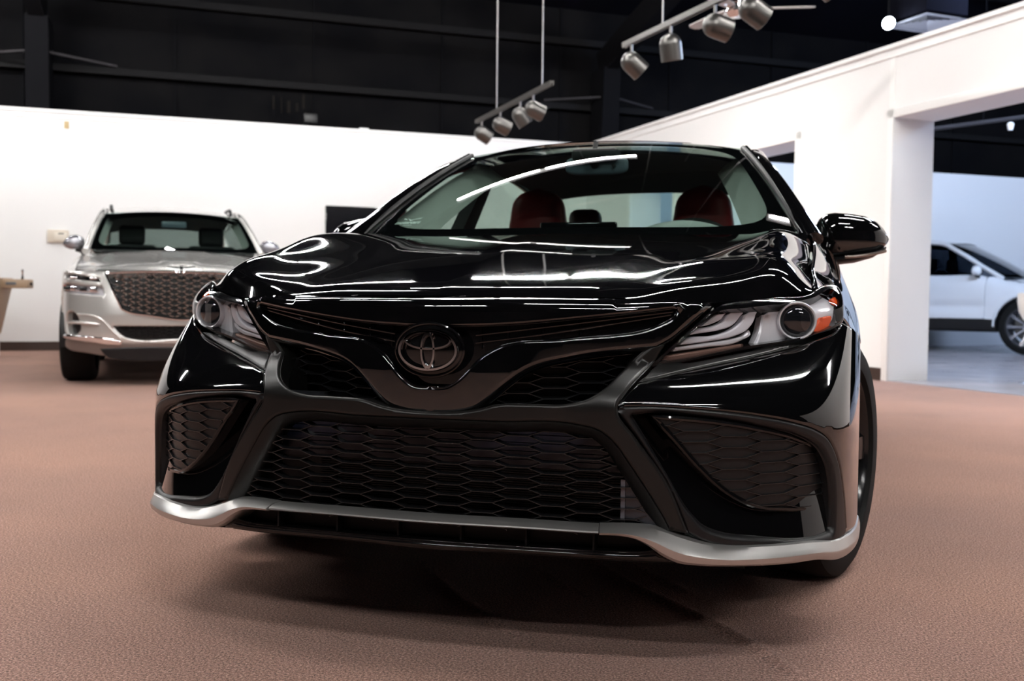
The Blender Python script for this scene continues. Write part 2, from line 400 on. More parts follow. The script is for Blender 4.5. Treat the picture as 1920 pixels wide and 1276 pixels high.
# steel building shell around it all
MZ = .9     # sheet wall stands this far behind the long partition
b = MB(); b.box((-19, MZ, 0), (18, MZ+.1, 8), FL)
mw = tag(b.build('wall_back', M_METALW, None, False), 'black sheet metal outer wall above the white partition', 'wall', kind='structure')
for i, x in enumerate(np.arange(-16.7, 17, 2.07)):
    r = MB(); r.box((x-.015, MZ-.035, 0), (x+.015, MZ, 8), FL); r.build('seam_rib', M_STEEL, mw, False)
for z in (4.1, 5.18, 6.3):
    g = MB(); g.box((-19, MZ-.2, z-.012), (18, MZ, z+.0), FL); g.box((-19, MZ-.2, z-.1), (18, MZ-.185, z), FL); g.box((-19, MZ-.2, z-.11), (18, MZ-.13, z-.1), FL)
    g.build('girt', mat('girt_paint', (.009, .0088, .0096), .6, spec=.03), mw, False)
# pale scuffed patch on the sheet wall
st = MB()
rnd = random.Random(3)
for i in range(5):
    x = -4.9+i*.11+rnd.uniform(-.02, .02); z0 = 3.62+rnd.uniform(0, .12); st.box((x, MZ-.004, z0), (x+rnd.uniform(.015, .05), MZ, z0+rnd.uniform(.1, .28)), FL)
st.build('scuff_mark', mat('scuffed_metal', (.014, .0125, .0115), .9, spec=0.), mw, False)
def shell(name, lo, hi, m, material, label):
    b = MB(); b.box(lo, hi, m); tag(b.build(name, material, None, False), label, 'wall', kind='structure')
shell('wall_front', (-19, -32.1, 0), (20, -32, 9), FL, M_METALW, 'black sheet metal wall far behind the viewer')
shell('wall_side', (-19.1, -32, 0), (-19, 1, 9), FL, M_METALW, 'black sheet metal side wall far left')
shell('wall_outer', (18, -32, 0), (18.1, 1, 9), FL, M_METALW, 'black sheet metal side wall far right')
# pitched dark roof, rising from the back wall towards the viewer
b = MB(); b.add([FL @ Vector(p) for p in ((-19, 1.0, 5.7), (18, 1.0, 5.7), (18, -15.5, 8.4), (-19, -15.5, 8.4), (18, -32.1, 5.7), (-19, -32.1, 5.7))], [(0, 1, 2, 3), (3, 2, 4, 5)])
ceil = tag(b.build('ceiling', M_CEIL, None, False), 'dark pitched metal roof', 'ceiling', kind='structure')
def roof_z(y): return 5.7+(1-y)*2.7/16.5
for y in (-1.5, -3.4, -5.3, -7.2, -9.1, -11.0, -13):
    p = MB(); p.bar(FL @ Vector((-19, y, roof_z(y)-.12)), FL @ Vector((18, y, roof_z(y)-.12)), .07, .2); p.build('purlin', M_STEEL, ceil, False)
# portal frames: tapered column, rafter, pale flange braces
for i, (xc, lab) in enumerate(((-8.15, 'dark steel portal frame behind the silver car'), (.50, 'dark steel portal frame behind the room corner'))):
    root = tag(empty('portal_frame', FL @ Vector((xc, MZ-.2, 0))), lab, 'steel frame', 'steel portal frames')
    inv = Matrix.Translation(-(FL @ Vector((xc, MZ-.2, 0)))) @ FL
    c = MB(); w = .15
    V = [(xc+sx*w, MZ-.2-(d if fr else 0), z) for z, d in ((0, .25), (4.62, .55)) for fr, sx in ((0, -1), (0, 1), (1, 1), (1, -1))]
    c.add([inv @ Vector(v) for v in V], [(0, 1, 2, 3), (4, 7, 6, 5), (0, 4, 5, 1), (1, 5, 6, 2), (2, 6, 7, 3), (3, 7, 4, 0)])
    c.build('column', M_STEEL, root, False)
    r = MB(); a = inv @ Vector((xc, MZ-.35, 4.72)); z1 = inv @ Vector((xc, -9.5, roof_z(-9.5)-.28))
    r.bar(a, z1, .2, .42); r.build('rafter', M_STEEL, root, False)
    for sx in (-1, 1):
        f = MB(); f.bar(inv @ Vector((xc+sx*.12, MZ-.6, 4.15)), inv @ Vector((xc+sx*1.0, MZ-.2, 4.11)), .05, .03); f.build('flange_brace', M_STEEL2, root, False)

# fluorescent strip fixtures hung under the roof, with unseen ones added behind the viewer
M_TUBE = mat('tube_glow', (1, 1, 1), .5, emit=(1, .985, .96), es=TUBE_POWER)
M_FIX = mat('fixture_white', (.7, .7, .7), .5)
STRIP_A = math.radians(12)
def strip_light(x, y, z, label):
    root = tag(empty('strip_light', (x, y, z), STRIP_A), label, 'ceiling light', 'fluorescent strip lights under the roof')
    h = MB(); h.box((-1.24, -.07, .03), (1.24, .07, .09)); h.build('housing', M_FIX, root, False)
    for sx in (-1, 1):
        t = MB(); t.tube([(sx*.05, 0, 0), (sx*1.22, 0, 0)], .028, 8); t.build('tube', M_TUBE, root)
    yl = (FL.inverted() @ Vector((x, y, 0))).y
    for sx in (-1, 1):
        w = MB(); w.tube([(sx*.9, 0, .09), (sx*.9, 0, max(.2, roof_z(yl)-z-.02))], .006, 5); w.build('hanger', M_STEEL, root)
STRIPS = [(-1.58, 5.36), (-5.0, 8.3), (-1.5, 8.6), (-9.2, 3.4), (-3.6, 3.4), (-9.6, 7.6), (-3.0, .6), (2.3, 1.6), (2.75, 4.5), (5.8, 2.6), (-6.8, .0), (-1.2, -4.8), (2.3, -2.4), (4.6, -5.6)]  # the last strips, behind the viewer, are added to brighten the sedan's headlamps
for i, (x, y) in enumerate(STRIPS):
    strip_light(x, y, 4.75, 'fluorescent strip light mirrored in the windscreen of the black sedan' if i == 0 else 'unseen white fluorescent strip light hanging high above the showroom')
# cool white panels over the annex
M_COOL = mat('cool_panel_glow', (1, 1, 1), .5, emit=(.55, .71, 1), es=COOL_POWER)
for x, y in ((3.4, -6.6), (5.6, -9.8), (9.5, -7.0)):
    root = tag(empty('panel_light', FL @ Vector((x, y, 4.6)), AL), 'cool white strip light over the annex', 'ceiling light', 'annex lights')
    h = MB(); h.box((-1.24, -.1, .03), (1.24, .1, .1)); h.build('housing', M_FIX, root, False)
    t = MB(); t.tube([(-1.2, 0, 0), (1.2, 0, 0)], .03, 8); t.build('tube', M_COOL, root)
    w = MB(); w.tube([(0, 0, .1), (0, 0, roof_z(y)-4.62)], .006, 5); w.build('hanger', M_STEEL, root)
# ---------------------------------------------------------------- the black sedan
T = {
'lens': [(0.4369,0.6241,'c'),(0.4854,0.6691),(0.5277,0.7065),(0.5742,0.75),(0.5836,0.7558),(0.6352,0.7656),(0.705,0.7759),(0.7887,0.7879),(0.7995,0.7955),(0.8626,0.806),(0.8811,0.7992),(0.8953,0.7829),(0.8996,0.7602),(0.8999,0.726),(0.8564,0.7053),(0.8045,0.6942),(0.7423,0.676),(0.6378,0.6611),(0.5274,0.6383),(0.4639,0.6273)],
'cheek_top': [(0.3937,0.5559,'c'),(0.4037,0.574),(0.4238,0.5976,'c'),(0.468,0.6095),(0.5327,0.6227),(0.6391,0.6452),(0.7412,0.6664),(0.8043,0.6855),(0.8561,0.6983),(0.9033,0.7171,'c')],
'bezel_out': [(0.3961,0.5507,'c'),(0.4196,0.5526),(0.5426,0.5476),(0.665,0.5337),(0.7538,0.5151),(0.7979,0.501),(0.8327,0.4823),(0.8698,0.4383),(0.9045,0.356),(0.9284,0.2675,'c')],
'bezel_low': [(0.6015,0.271),(0.5663,0.2824),(0.5363,0.3,'c'),(0.4931,0.3994),(0.447,0.469),(0.3932,0.5422,'c')],
'pocket': [(0.4211,0.534,'c'),(0.4928,0.4166),(0.5464,0.3346),(0.5731,0.3094),(0.6041,0.2971),(0.6722,0.2878),(0.8045,0.2784),(0.8595,0.2842,'c'),(0.8605,0.3575),(0.84,0.427),(0.8107,0.4626),(0.7593,0.4897),(0.6676,0.5127),(0.5429,0.5326),(0.4617,0.5387)],
'foghex': [(0.4631,0.5321,'c'),(0.5381,0.5266),(0.6432,0.5106),(0.7425,0.4798),(0.785,0.4535),(0.8036,0.4184),(0.8064,0.3739),(0.8018,0.3264,'c'),(0.7177,0.3384),(0.666,0.3465),(0.6331,0.3625),(0.5969,0.3875),(0.5477,0.4358),(0.4987,0.4934)],
'frame': [(0.0149,0.5284,'c'),(0.1093,0.5386),(0.1453,0.5486),(0.2229,0.5523),(0.2885,0.5544),(0.3304,0.5648),(0.3634,0.5864),(0.3873,0.6162),(0.4082,0.6421),(0.4415,0.6724,'c'),(0.4719,0.6781,'c'),(0.4433,0.6291),(0.4257,0.6074),(0.4034,0.576),(0.3926,0.5569),(0.3922,0.5432),(0.4258,0.4923),(0.4909,0.4015),(0.5374,0.2968,'c'),(0.473,0.3034,'c'),(0.4382,0.3593),(0.396,0.4232),(0.3676,0.4634),(0.3454,0.4821),(0.3113,0.4896),(0.1459,0.4896),(0.0152,0.4895,'c')],
'lgrille': [(0.0026,0.4925,'c'),(0.3067,0.4936),(0.3525,0.4818),(0.3811,0.4574),(0.4148,0.4143),(0.4597,0.349),(0.4889,0.2909,'c'),(0.3611,0.2891),(0.0042,0.2879,'c')],
'silver_c': [(0.0187,0.3123,'c'),(0.2271,0.3131),(0.3589,0.3121,'c'),(0.3591,0.2975,'c'),(0.2272,0.2989),(0.0188,0.2977,'c')],
'silver_top': [(0.3605,0.313,'c'),(0.4172,0.3139),(0.4743,0.309),(0.5177,0.295),(0.5657,0.2805),(0.5985,0.2747),(0.7009,0.2726),(0.7954,0.2716)],
'silver_bot': [(0.7964,0.2337),(0.7354,0.2333),(0.6481,0.2339),(0.5455,0.2376),(0.5176,0.2406,'c'),(0.4806,0.2563),(0.4537,0.2756),(0.4277,0.2904),(0.3972,0.2969),(0.3607,0.298,'c')],
'lip_back': [(0.006,0.2937,'c'),(0.36,0.2947),(0.4325,0.2863),(0.4714,0.2679),(0.5057,0.2393),(0.5229,0.2282,'c'),(0.3336,0.2342),(0.1754,0.2352),(0.0065,0.2322,'c')],
'lip_nose': [(0.0212,0.2602,'c'),(0.2234,0.2608),(0.3572,0.2612),(0.4433,0.261),(0.4715,0.2643,'c'),(0.5106,0.2401,'c'),(0.3368,0.2462),(0.2235,0.2477),(0.0214,0.2423,'c')],
'garnish': [(-0.005,0.7703,'c'),(0.2014,0.773),(0.3713,0.7727),(0.5132,0.7699),(0.5646,0.7624),(0.5772,0.7546,'c'),(0.5276,0.711),(0.4854,0.6736),(0.4526,0.6544,'c'),(0.4112,0.6505),(0.2924,0.6339),(0.2003,0.6078),(0.1601,0.5777),(0.1256,0.5478),(0.0997,0.5283),(0.0601,0.517),(0.0057,0.5138,'c')],
'brow': [(0.0035,0.7037,'c'),(0.0721,0.7059),(0.1656,0.7105),(0.3133,0.7253),(0.4928,0.747,'c'),(0.4844,0.7311),(0.4592,0.7163),(0.276,0.6833),(0.1337,0.6636),(0.1096,0.6488),(0.0525,0.5918),(0.0387,0.5836),(0.0045,0.5802,'c')],
'tri': [(0.4229,0.6471,'c'),(0.3953,0.6175),(0.3636,0.5835),(0.3338,0.5585),(0.283,0.5427),(0.1181,0.539,'c'),(0.1551,0.5746),(0.1977,0.6044),(0.2971,0.6321)],
'strip': [(0.4382,0.6136,'c'),(0.445,0.6244),(0.5296,0.6384),(0.6382,0.6596),(0.7329,0.6741),(0.7653,0.6754,'c'),(0.6393,0.6481),(0.5323,0.6259),(0.4235,0.6007,'c')],
'band1': [(0.6071,0.7494,'c'),(0.5927,0.7418,'c'),(0.5684,0.7177),(0.5574,0.7095,'c'),(0.5669,0.7112),(0.5871,0.7186),(0.5994,0.726)],
'band2': [(0.6449,0.7639,'c'),(0.6163,0.7577,'c'),(0.5996,0.7178),(0.5811,0.7096),(0.5431,0.7005),(0.5334,0.6916,'c'),(0.5497,0.694),(0.5998,0.703),(0.6184,0.7096),(0.6322,0.7229)],
'band3': [(0.6722,0.7667,'c'),(0.6536,0.7611,'c'),(0.6386,0.7179),(0.6216,0.7031),(0.5876,0.6899),(0.5238,0.6802),(0.5124,0.6697,'c'),(0.5723,0.6769),(0.6281,0.689),(0.6502,0.6998),(0.6662,0.7197)],
'band4': [(0.5042,0.664,'c'),(0.5723,0.6744),(0.6158,0.6808),(0.6472,0.6898),(0.66,0.7014,'c'),(0.6635,0.6915),(0.6489,0.6815),(0.6269,0.6717),(0.5725,0.6646),(0.4978,0.6551,'c')],
'drl': [(0.4746,0.6466,'c'),(0.5384,0.6552),(0.6417,0.6719,'c'),(0.645,0.6636,'c'),(0.586,0.6501),(0.5386,0.6414),(0.4716,0.6321,'c')],
'bowl': [(0.6967,0.7708,'c'),(0.7056,0.787),(0.734,0.7872),(0.7615,0.7854),(0.8091,0.8051),(0.8555,0.8148),(0.9063,0.8204,'c'),(0.9543,0.7995),(0.9695,0.7706),(0.9775,0.7228),(0.8913,0.708),(0.8099,0.6931),(0.7469,0.6765),(0.6666,0.6649,'c'),(0.681,0.6917)],
'amber1': [(0.8283,0.7294,'c'),(0.8031,0.6992,'c'),(0.8239,0.6963),(0.8571,0.7085,'c'),(0.8707,0.7313)],
'amber2': [(0.856,0.7851,'c'),(0.9011,0.7945,'c'),(0.9079,0.7711),(0.8769,0.7743)],
'projector': [(0.75,0.7231)],
'emblem': [(0.0039,0.6499)]}
SK = [-.13, 0, .13, .25, .36, .46, .56, .65, .73, .81, .90, 1.0, 1.12, 1.25]
LX = nspline(SK, [-.13, 0, .13, .25, .36, .46, .555, .645, .72, .787, .838, .868, .884, .892])
LY = nspline(SK, [-.018, -.02, -.018, -.013, -.004, .02, .052, .088, .127, .18, .25, .345, .465, .595])
UX = nspline(SK, [-.13, 0, .13, .25, .36, .46, .555, .645, .72, .787, .841, .872, .889, .899])
UY = nspline(SK, [.018, .008, .018, .052, .095, .142, .197, .257, .311, .364, .42, .50, .61, .735])
Z0=nspline([0,.3,.55,.70,.85,1.0,1.25],[.545,.547,.545,.53,.503,.48,.465])
Z1=nspline([0,.25,.42,.53,.64,.74,.86,1.0,1.25],[.648,.645,.633,.641,.660,.678,.705,.725,.735])
def NOSE(s, z, full=False):
    """nose of the sedan: s runs round the plan curve from the centre line, z is height"""
    s = np.asarray(s, float); z = np.asarray(z, float); a = np.abs(s); sg = np.where(s < 0, -1., 1.)
    w = np.clip((z-Z0(a))/(Z1(a)-Z0(a)), 0, 1)**1.6
    if full: w = w*0+1.
    x = LX(a)*(1-w)+UX(a)*w; y = LY(a)*(1-w)+UY(a)*w
    k = np.maximum(0, z-.735); y = y+k*k*18*(k < .05)+(k >= .05)*(.045+(k-.05)*1.8)
    return np.stack([sg*x, y, z+0*s], -1)
def NOSEW(s, z): return NOSE(s, z, True)
def NOSEU(s, z):
    """upper nose carried straight down behind the chin"""
    p = NOSE(s, np.maximum(np.asarray(z, float), .655)); p[..., 2] = z; return p
FHY = nspline([.40, .46, .55, .65, .705, .76, .80, .84], [.006, .024, .058, .103, .143, .197, .25, .315])
def FOGS(s, z):
    s = np.asarray(s, float); z = np.asarray(z, float)
    return np.stack([s+0*z, FHY(np.abs(s))+.02*(.43-z), z+0*s], -1)
M_PAINT = mat('black_car_paint', (.0025, .0026, .003), .04, spec=.5, coat=1., coat_rough=.01)
M_GLOSS = mat('gloss_black_plastic', (.004, .004, .0045), .06, spec=.5)
M_SATIN = mat('satin_black_metallic', (.010, .0098, .0095), .33, metal=.25, spec=.4, bump=(900, .05, .0004))
M_MATTE = mat('matte_black_plastic', (.007, .007, .008), .40, spec=.35)
M_MESH = mat('grille_mesh_black', (.010, .010, .011), .22)
M_DEEP = mat('radiator_dark', (.006, .007, .010), .5, bump=(60, .2, .003))
M_DARK = mat('recess_black', (.003, .003, .0035), .55, spec=.2)
M_SILVER = mat('satin_silver_trim', (.56, .55, .54), .34, metal=.85)
M_CHROME = mat('chrome', (.85, .85, .87), .05, metal=1.)
M_LCHROME = mat('lamp_chrome', (.80, .80, .84), .18, metal=.15, bump=(25, .2, .006))
M_LAMPBLK = mat('lamp_black', (.010, .010, .012), .18)
M_GUIDE = mat('lamp_light_guide', (.80, .80, .86), .35, bump=(700, .25, .0008))
M_AMBER = mat('amber_reflector', (.85, .10, .015), .25, bump=(500, .3, .001))
M_DRL = mat('turn_signal_brown', (.26, .15, .12), .25, metal=.3, bump=(400, .3, .001))
M_LENS = thin_glass('clear_lens', (.97, .97, .98), .9)
M_GLASS = thin_glass('green_tinted_glass', (.68, .80, .75), 1.0)
M_GLASS2 = thin_glass('side_tinted_glass', (.62, .72, .68), 1.0)
M_RUBBER = mat('tyre_rubber', (.006, .006, .006), .8, spec=.2, bump=(300, .15, .001))
M_BLKWHEEL = mat('black_alloy', (.008, .008, .009), .18)
M_RED = mat('red_leather', (.20, .010, .012), .45, bump=(300, .2, .001))
M_INT = mat('interior_dark', (.010, .010, .011), .7)
M_INTG = mat('interior_grey_trim', (.36, .37, .35), .7)
M_DASH = mat('dash_dark', (.022, .024, .023), .6)

car = tag(empty('sedan'), 'glossy black sedan with a wide honeycomb grille and red seats in the foreground', 'car')
def both(fn):
    """build the part for the right of the picture and its mirror twin"""
    fn(lambda p: p); fn(flip)
# bumper corner skins between headlight, wheel arch and lower corner bezel
CHEEK = T['cheek_top'] + [(1.02, .70), (1.12, .675), (1.235, .655, 'c'), (1.235, .55), (1.25, .42), (1.25, .33), (1.245, .26, 'c'), (1.1, .258), (1.0, .262)] + T['bezel_out'][::-1]
both(lambda m: panel('bumper_corner', m(CHEEK), NOSE, M_PAINT, car, 0, .013, .008, .006, back=.03))
BEZ = T['bezel_out'] + [(.88, .262, 'c'), (.80, .258), (.68, .262)] + T['bezel_low']
both(lambda m: panel('corner_bezel', m(BEZ), NOSE, M_MATTE, car, .001, .012, .006, .006, back=.03, holes=[m(T['pocket'])], hrim=.012, hdrop=.016))
def pocket_lift(s, z): return -.010 - .055*np.clip((z-.27)/.27, 0, 1)*np.clip((np.abs(s)-.38)/.12, .3, 1)
both(lambda m: panel('corner_pocket', m([(.405, .548, 'c'), (.47, .44), (.53, .33), (.56, .29), (.60, .275), (.68, .268), (.82, .262), (.90, .27, 'c'), (.89, .36), (.865, .44), (.83, .475), (.76, .505), (.66, .53), (.54, .545)]), NOSE, M_PAINT, car, 0, .014, .002, .001, back=.0, liftfn=pocket_lift))
# honeycomb blanking plates in the corners, each with a raised rim and ridges
def fog(m):
    o = panel('corner_plate', m(T['foghex']), FOGS, M_MATTE, car, .004, .014, .004, .004, back=.03)
    pl = smooth_outline(m(T['foghex']), .02)
    hexnet(FOGS, pl, .0745, .0222, .043, .0095, .0024, .007, s_off=.019*(1 if pl[0][0] > 0 else -1), z_off=.005).build('ridge', M_MESH, o, False)
    mb = MB(); L = [Vector(FOGS(*p)) + Vector((0, -.006, 0)) for p in pl]; mb.tube(L, .0055, 8, closed=True); mb.build('plate_rim', M_GLOSS, o)
both(fog)
# satin frame arching over the lower grille
def open_curve(pts, n):
    """smooth open curve through the points"""
    q = [(*p[:2], 'c') if i in (0, len(pts)-1) else tuple(p[:2]) for i, p in enumerate(pts)]
    P = smooth_outline(q, .008); k = int(np.argmin(np.linalg.norm(P-np.array(pts[-1][:2]), axis=1))); P = P[:k+1]
    d = np.r_[0, np.cumsum(np.linalg.norm(np.diff(P, axis=0), axis=1))]; t = np.linspace(0, d[-1], n)
    return np.stack([np.interp(t, d, P[:, c]) for c in (0, 1)], 1)
# the frame's inner edge is a broad bevel leading back to the honeycomb
FIN = [tuple(p[:2]) for p in T['frame'][-8:]]; FIN[-1] = (0, FIN[-1][1]); FIN = open_curve(FIN, 40)
tn = np.gradient(FIN, axis=0); tn /= np.linalg.norm(tn, axis=1, keepdims=True); FOUT = FIN+np.stack([tn[:, 1], -tn[:, 0]], 1)*.024
if FOUT[-1, 1] < FIN[-1, 1]: FOUT = FIN-np.stack([tn[:, 1], -tn[:, 0]], 1)*.024
FOUT[0] = FIN[0]+np.array([.026, 0]); FOUT[-1] = (0, FIN[-1, 1]+.024)
fr_ = panel('grille_frame', mirror_half(T['frame'][:-8]+[(float(q[0]), float(q[1]), 'c') if i in (0, 39) else (float(q[0]), float(q[1])) for i, q in enumerate(FOUT)]), NOSE, M_SATIN, car, .006, .012, .008, .007, back=.04)
V = []; full2 = lambda A: np.concatenate([A[:-1], (A*[-1, 1])[::-1]])
for a_, b_ in zip(full2(FOUT), full2(FIN)):
    for t_, o_ in ((-.06, -.004), (.03, .004), (.2, .0), (.6, -.011), (1., -.023), (1., -.055)):
        q = a_+(b_-a_)*t_; e = 1e-3; nn = np.cross(NOSE(q[0]+e, q[1])-NOSE(q[0]-e, q[1]), NOSE(q[0], q[1]+e)-NOSE(q[0], q[1]-e)); nn /= np.linalg.norm(nn); V.append(NOSE(*q)+nn*o_)
k_ = len(V)//6; mesh('frame_bevel', V, [(i*6+j, i*6+j+1, (i+1)*6+j+1, (i+1)*6+j) for i in range(k_-1) for j in range(5)], M_SATIN, fr_, True, 45.)
# lower grille: honeycomb, radiator shutter, side duct behind it
LG = mirror_half(T['lgrille'])
hexnet(NOSE, smooth_outline(LG, .02), .0745, .0218, .043, -.022, .0026, .022, s_off=.0372, z_off=.0035).build('lower_grille_mesh', M_MESH, car, False)
rb = MB(); rb.box((-.52, .10, .27), (.52, .11, .55)); rad = rb.build('radiator', M_DEEP, car, False)
sh = MB()
for i in range(7): sh.box((-.40, .085, .405+i*.018), (.44, .099, .421+i*.018))
sh.build('shutter_vane', mat('shutter_plastic', (.014, .017, .034), .30), rad, False)
fn = MB()
for i in range(26): fn.box((-.30, .094, .275+i*.005), (.40, .099, .2775+i*.005))
fn.build('cooling_fin', M_MATTE, rad, False)
d = MB(); d.box((.405, .04, .30), (.475, .10, .40)); d.build('air_duct', mat('duct_plastic', (.02, .022, .03), .25), rad, False)
d = MB(); d.box((.396, .036, .30), (.405, .10, .40)); d.build('duct_edge', mat('duct_edge_grey', (.10, .10, .12), .3), rad, False)
# silver lip: centre strip and two corner sweeps
def lip(name, top, bot, prof, n, sg=1):
    """blade lofted between an upper and a lower edge; prof = (fraction down, offset forward)"""
    A, B = open_curve(top, n), open_curve(bot, n); V = []; m = len(prof)
    for a, b in zip(A, B):
        for f, o in prof:
            q = a+(b-a)*f; p = NOSE(q[0], q[1]); e = 1e-3; nn = np.cross(NOSE(q[0]+e, q[1])-NOSE(q[0]-e, q[1]), np.array([0, 0, 1.])); nn /= np.linalg.norm(nn)
            o = o*float(np.interp(abs(q[0]), [0, .62, .85, 1.2], [1, 1, .35, .12])) if o > 0 else o; p = p+nn*o; V.append((sg*p[0], p[1], p[2]))
    F = [(i*m+j, (i+1)*m+j, (i+1)*m+j+1, i*m+j+1)[::sg] for i in range(n-1) for j in range(m-1)] + [tuple(range(m)), tuple(range((n-1)*m, n*m))]
    return mesh(name, V, F, M_SILVER, car, True, 28.)
TB = [p[:2] for p in T['silver_bot']][::-1]
STOP = [p[:2] for p in T['silver_top']] + [(.86, .266), (.94, .266), (1.04, .266), (1.14, .268)]
SBOT = TB + [(.86, .2245), (.94, .2265), (1.04, .230), (1.14, .236)]
LPROF = [(-.02, -.02), (.0, .0), (.06, .012), (.30, .024), (.50, .034), (.56, .036), (.62, .0355), (.85, .032), (.96, .026), (1.0, .016), (1.0, -.03)]
for sg in (1, -1): lip('lip_corner', STOP, SBOT, LPROF, 90, sg)
sc_ = mirror_half(T['silver_c']); h = T['silver_c']; hi_ = [p[:2] for p in h[:3]]; lo_ = [p[:2] for p in h[3:]][::-1]
full = lambda q: [(-a, b) for a, b in q[::-1][:-1]]+[(0, q[0][1])]+[tuple(x) for x in q[1:]]
lip('lip_strip', full(hi_), full(lo_), [(-.02, -.02), (0, .004), (.15, .016), (.45, .026), (.65, .027), (.88, .021), (1, .010), (1, -.03)], 60)
panel('lip_recess', mirror_half(T['lip_back']), NOSE, M_DARK, car, -.03, .014, .002, .001, back=.02)
nose = panel('lip_nose', mirror_half(T['lip_nose']), NOSE, M_GLOSS, car, .014, .009, .010, .012, back=.06)
for x in (-.35, -.21, -.07, .07, .21, .35):
    rbs = MB(); rbs.box((x-.002, -.012, .262), (x+.002, .03, .298)); rbs.build('recess_rib', M_DARK, nose, False)
uf = MB(); uf.add([(-.40, .06, .232), (.40, .06, .232), (.80, .55, .19), (-.80, .55, .19)], [(0, 1, 2, 3)]); uf.add([(-.8, .55, .19), (.8, .55, .19), (.8, 4.3, .18), (-.8, 4.3, .18)], [(0, 1, 2, 3)])
uf.build('underbody', M_DARK, car, False)
for sx in (-1, 1):
    fl = MB(); fl.box((sx*.60-.04, .16, .205), (sx*.60+.04, .17, .24)); fl.build('air_deflector', M_DARK, car, False)
# upper garnish with the brow-shaped recess, its fins and the winged lower edge
def gar_lift(s, z):
    a = np.abs(s); return .012*np.exp(-(a/.17)**4)*np.clip((.72-z)/.1, 0, 1)
gar = panel('grille_garnish', mirror_half(T['garnish']), NOSEU, M_PAINT, car, .010, .012, .022, .030, chamfer=False, back=.035, holes=[mirror_half(T['brow'])], hrim=.007, hdrop=.008, liftfn=gar_lift)
panel('brow_recess', mirror_half([(0, .715), (.15, .718), (.3, .735), (.515, .76, 'c'), (.50, .73), (.27, .67), (.135, .645), (.055, .575), (0, .568)]), NOSEU, M_GLOSS, gar, -.02, .014, .002, .001, back=0)
for sgn in (1, -1):
    for q in (((.09, .672), (.25, .695), (.48, .7345)), ((.09, .688), (.25, .709), (.485, .741))):
        mb = MB(); P = [NOSEU(sgn*a, z)+np.array([0, .006, 0]) for a, z in q]; mb.tube(catmull(P, 6), .0022, 6); mb.build('brow_fin', M_GLOSS, gar)
    for s in (.10, .155, .225, .30):
        zc = np.interp(s, [.1, .3], [.68, .708]); mb = MB(); mb.bar(Vector(NOSEU(sgn*s, zc-.02))+Vector((0, .016, 0)), Vector(NOSEU(sgn*s, zc+.03))+Vector((0, .016, 0)), .002, .012, (0, 1, 0)); mb.build('brow_rib', M_GLOSS, gar, False)
# emblem: black dome, chrome ring and the three ovals
EC = Vector(NOSE(0, .657)) + Vector((0, -.022, 0))
em = empty('emblem', EC); em.parent = car
def oval(mb, cx, cz, ax, az, wx, wz, y0, y1, n=64, tw=None):
    """flat-topped oval band whose width may differ between the sides"""
    V = []
    for i in range(n):
        t = 2*math.pi*i/n; c, s = math.cos(t), math.sin(t)
        o = (cx+ax*c, cz+az*s); k = (cx+(ax-wx)*c, cz+(az-wz)*s); md = ((o[0]+k[0])/2, (o[1]+k[1])/2)
        V += [(o[0], y0, o[1]), (md[0]*.5+o[0]*.5, y1, md[1]*.5+o[1]*.5), (md[0]*.5+k[0]*.5, y1, md[1]*.5+k[1]*.5), (k[0], y0, k[1])]
    mb.add(V, [(i*4+j, i*4+j+1, ((i+1) % n)*4+j+1, ((i+1) % n)*4+j) for i in range(n) for j in range(3)])
dm = MB(); dm.grid(lambda u, v: (.074*(1-v)*math.cos(2*math.pi*u), -.010*(1-(1-v)**2), .0545*(1-v)*math.sin(2*math.pi*u)), 64, 8, True); dm.build('emblem_dome', M_GLOSS, em)
rm = MB(); rm.tube([(.0745*math.cos(t*math.pi/32), -.001, .055*math.sin(t*math.pi/32)) for t in range(64)], .0035, 8, closed=True); rm.build('emblem_bezel', M_GLOSS, em)
for nm, a in (('emblem_ring', (0, 0, .0667, .0447, .0095, .0085)), ('emblem_crossbar', (0, .0205, .0535, .0215, .008, .0075)), ('emblem_upright', (0, -.0005, .0175, .0425, .0075, .014))):
    mb = MB(); oval(mb, *a, -.008, -.0155); mb.build(nm, M_CHROME, em, True, 50)
# recessed upper side grilles
def tri(m):
    b0 = panel('upper_side_grille', m([(.44, .655, 'c'), (.41, .61), (.37, .575), (.32, .548), (.12, .54, 'c'), (.16, .60), (.25, .645)]), NOSEU, M_DARK, car, -.05, .016, .002, .001, back=0)
    hexnet(NOSEU, smooth_outline(m(T['tri']), .02), .0745, .0225, .043, -.02, .003, .022, s_off=.03*(1 if m([(1, 0)])[0][0] > 0 else -1), z_off=.004).build('grille_mesh', M_MESH, b0, False)['kind'] = 'stuff'
both(tri)
both(lambda m: panel('lamp_ledge', m(T['strip']), NOSE, M_SATIN, car, -.003, .012, .003, .003, back=.02))
